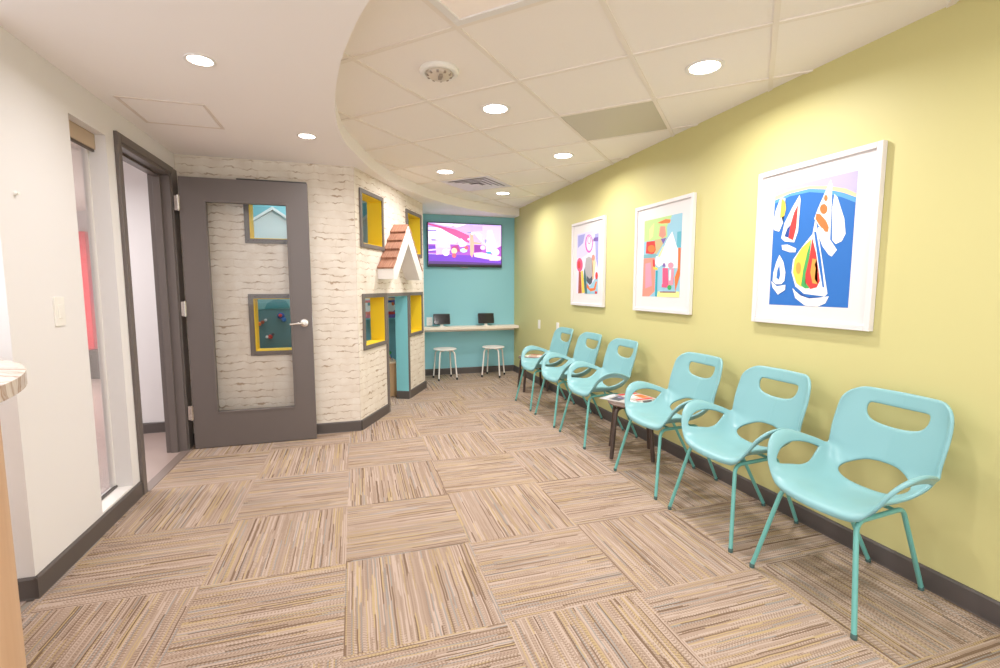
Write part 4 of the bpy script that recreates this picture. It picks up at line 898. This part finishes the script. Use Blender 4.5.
plate('light_switch', (2.38, 5.94, .822), -PI / 2, .072, .118, 'white wall plate on the yellow wall, farther from the camera of two', 'switch', 'switch')
plate('light_switch', (2.38, 5.33, .83), -PI / 2, .072, .118, 'white wall plate on the yellow wall, nearer the camera of two', 'switch', 'switch')
plate('light_switch', (-1.33, 2.74, 1.21), PI / 2, .080, .135, 'white rocker switch on the white left wall beside the sidelight', 'switch', 'switch')
b = bmesh.new(); lathe(b, [(0, 0), (.009, 0), (.009, .004), (.005, .012), (.008, .016), (0, .018)], 14); tag(link('wall_hook', b, PLASTIC, smooth=True, M=Matrix.Translation((-1.33, 2.51, 1.71)) @ Matrix.Rotation(PI / 2, 4, 'Y')), 'tiny white hook high on the white left wall', 'hook')

# television
TVP = dict(tpurple=(170, 90, 200), tdpurple=(120, 70, 200), tlilac=(206, 180, 250), twhite=(250, 245, 255), tpink=(214, 90, 160), thot=(236, 70, 150), tblue=(150, 150, 250), tpale=(236, 206, 252), tpink2=(250, 190, 220), tmaroon=(176, 70, 140),
           tyellow=(250, 220, 180), tred=(236, 100, 120), tgreen=(190, 240, 210), tpurple2=(150, 60, 170), torange=(240, 180, 160), tcream=(244, 214, 220), tteal=(70, 160, 200), tshade=(90, 60, 130), tblack=(40, 32, 44))
def flat_art(name, key, w_, h_, y, mats, parent, x0=None, z0=None, step=.00035):
    """layered flat shapes: u to +x, v to +z, each later shape a hair nearer the viewer"""
    b = bmesh.new(); names = []
    for i, (c, P) in enumerate(ART[key]):
        if c not in names: names.append(c)
        poly = []
        for p in P:
            q = ((p[0] - .5) * w_, (p[1] - .5) * h_)
            if not poly or (abs(q[0] - poly[-1][0]) + abs(q[1] - poly[-1][1])) > 1e-4: poly.append(q)
        vs = [b.verts.new((q[0], y - step * (i + 1), q[1])) for q in poly]
        try:
            f = b.faces.new(vs); f.material_index = names.index(c)
        except ValueError: pass
    bmesh.ops.triangulate(b, faces=b.faces)
    return link(name, b, [mats(n) for n in names], parent)
e = empty('television', (1.600, 7.0, 1.935), 0, 'wall mounted television showing a pink and purple cartoon room', 'television')
TW, TH = 1.128, .642
link('tv_body', bx(-TW / 2, TW / 2, -.055, -.012, -TH / 2, TH / 2), BLACKP, e, bevel=.004); link('wall_bracket', bx(-.2, .2, -.012, -.0005, -.15, .15), GREY, e)
sc_ = link('screen', bx(-TW / 2 + .012, TW / 2 - .012, -.0565, -.055, -TH / 2 + .018, TH / 2 - .012), mat('tv_lilac', (214, 190, 250), .3, emit=.52), e)
flat_art('screen_picture', 'tv', TW - .024, TH - .030, -.0566, lambda n: mat('tv_' + n, TVP[n], .3, emit=.52), sc_, step=.00012)
link('status_light', bx(-.075, .03, -.058, -.05, -TH / 2 - .010, -TH / 2 + .002), mat('tv_badge', (150, 140, 140), .3, metal=.5), e, bevel=.002)

# framed pictures on the yellow wall
def picture(y, z, w_, h_, key, base, aw, ah, dz, lab):
    e = empty('framed_picture', (2.38, y, z), -PI / 2, lab, 'picture', 'white framed pictures on the yellow wall')
    f = .028
    b = ring_frame(bmesh.new(), -w_ / 2 + f, w_ / 2 - f, -h_ / 2 + f, h_ / 2 - f, f, -.032, -.002); link('frame', b, FRAMEW, e, bevel=.002)
    link('mat_board', bx(-w_ / 2 + f - .002, w_ / 2 - f + .002, -.020, -.006, -h_ / 2 + f - .002, h_ / 2 - f + .002), PAPER, e)
    p = link('art_print', bx(-aw / 2, aw / 2, -.0205, -.020, -ah / 2 + dz, ah / 2 + dz), mat('art_' + base, PAL[base], .6), e)
    a = flat_art('printed_shapes', key, aw, ah, -.0206, lambda n: mat('art_' + n, PAL[n], .6), e, step=.00008); a.location.z = dz
picture(1.993, 1.556, .706, .886, 'boats', 'blue', .474, .668, -.001, 'large white framed picture of sailboats on deep blue water')
picture(3.290, 1.560, .738, .880, 'house', 'ltblue', .484, .630, .0, 'middle white framed picture with a white shape among orange, pink and green patches')
picture(4.555, 1.570, .728, .896, 'abstract', 'palelil', .485, .645, .005, 'far white framed picture with lilac sky, a pink ring and orange curves')

# ================================================================== RECEPTION DESK
e = empty('reception_desk', (-1.75, 1.28, 0), 0, 'curved reception desk with pale wood front and a striped marbled counter', 'desk')
def arc_slab(r0, r1, z0, z1, a0=-35, a1=92, n=48):
    P = [(r1 * math.cos(math.radians(a0 + (a1 - a0) * i / n)), r1 * math.sin(math.radians(a0 + (a1 - a0) * i / n))) for i in range(n + 1)]
    P += [(r0 * math.cos(math.radians(a1 - (a1 - a0) * i / n)), r0 * math.sin(math.radians(a1 - (a1 - a0) * i / n))) for i in range(n + 1)]
    b = bmesh.new(); prism(b, P, z0, z1); return b
link('desk_front', arc_slab(.82, .872, .10, 1.045, a1=78), DESKW, e, smooth=True)
link('toe_kick', arc_slab(.81, .876, .0065, .10, a1=78), GREY, e, smooth=True)
link('counter_top', arc_slab(.42, .935, 1.045, 1.085, a1=88), MARBLE, e, smooth=True, bevel=.002)
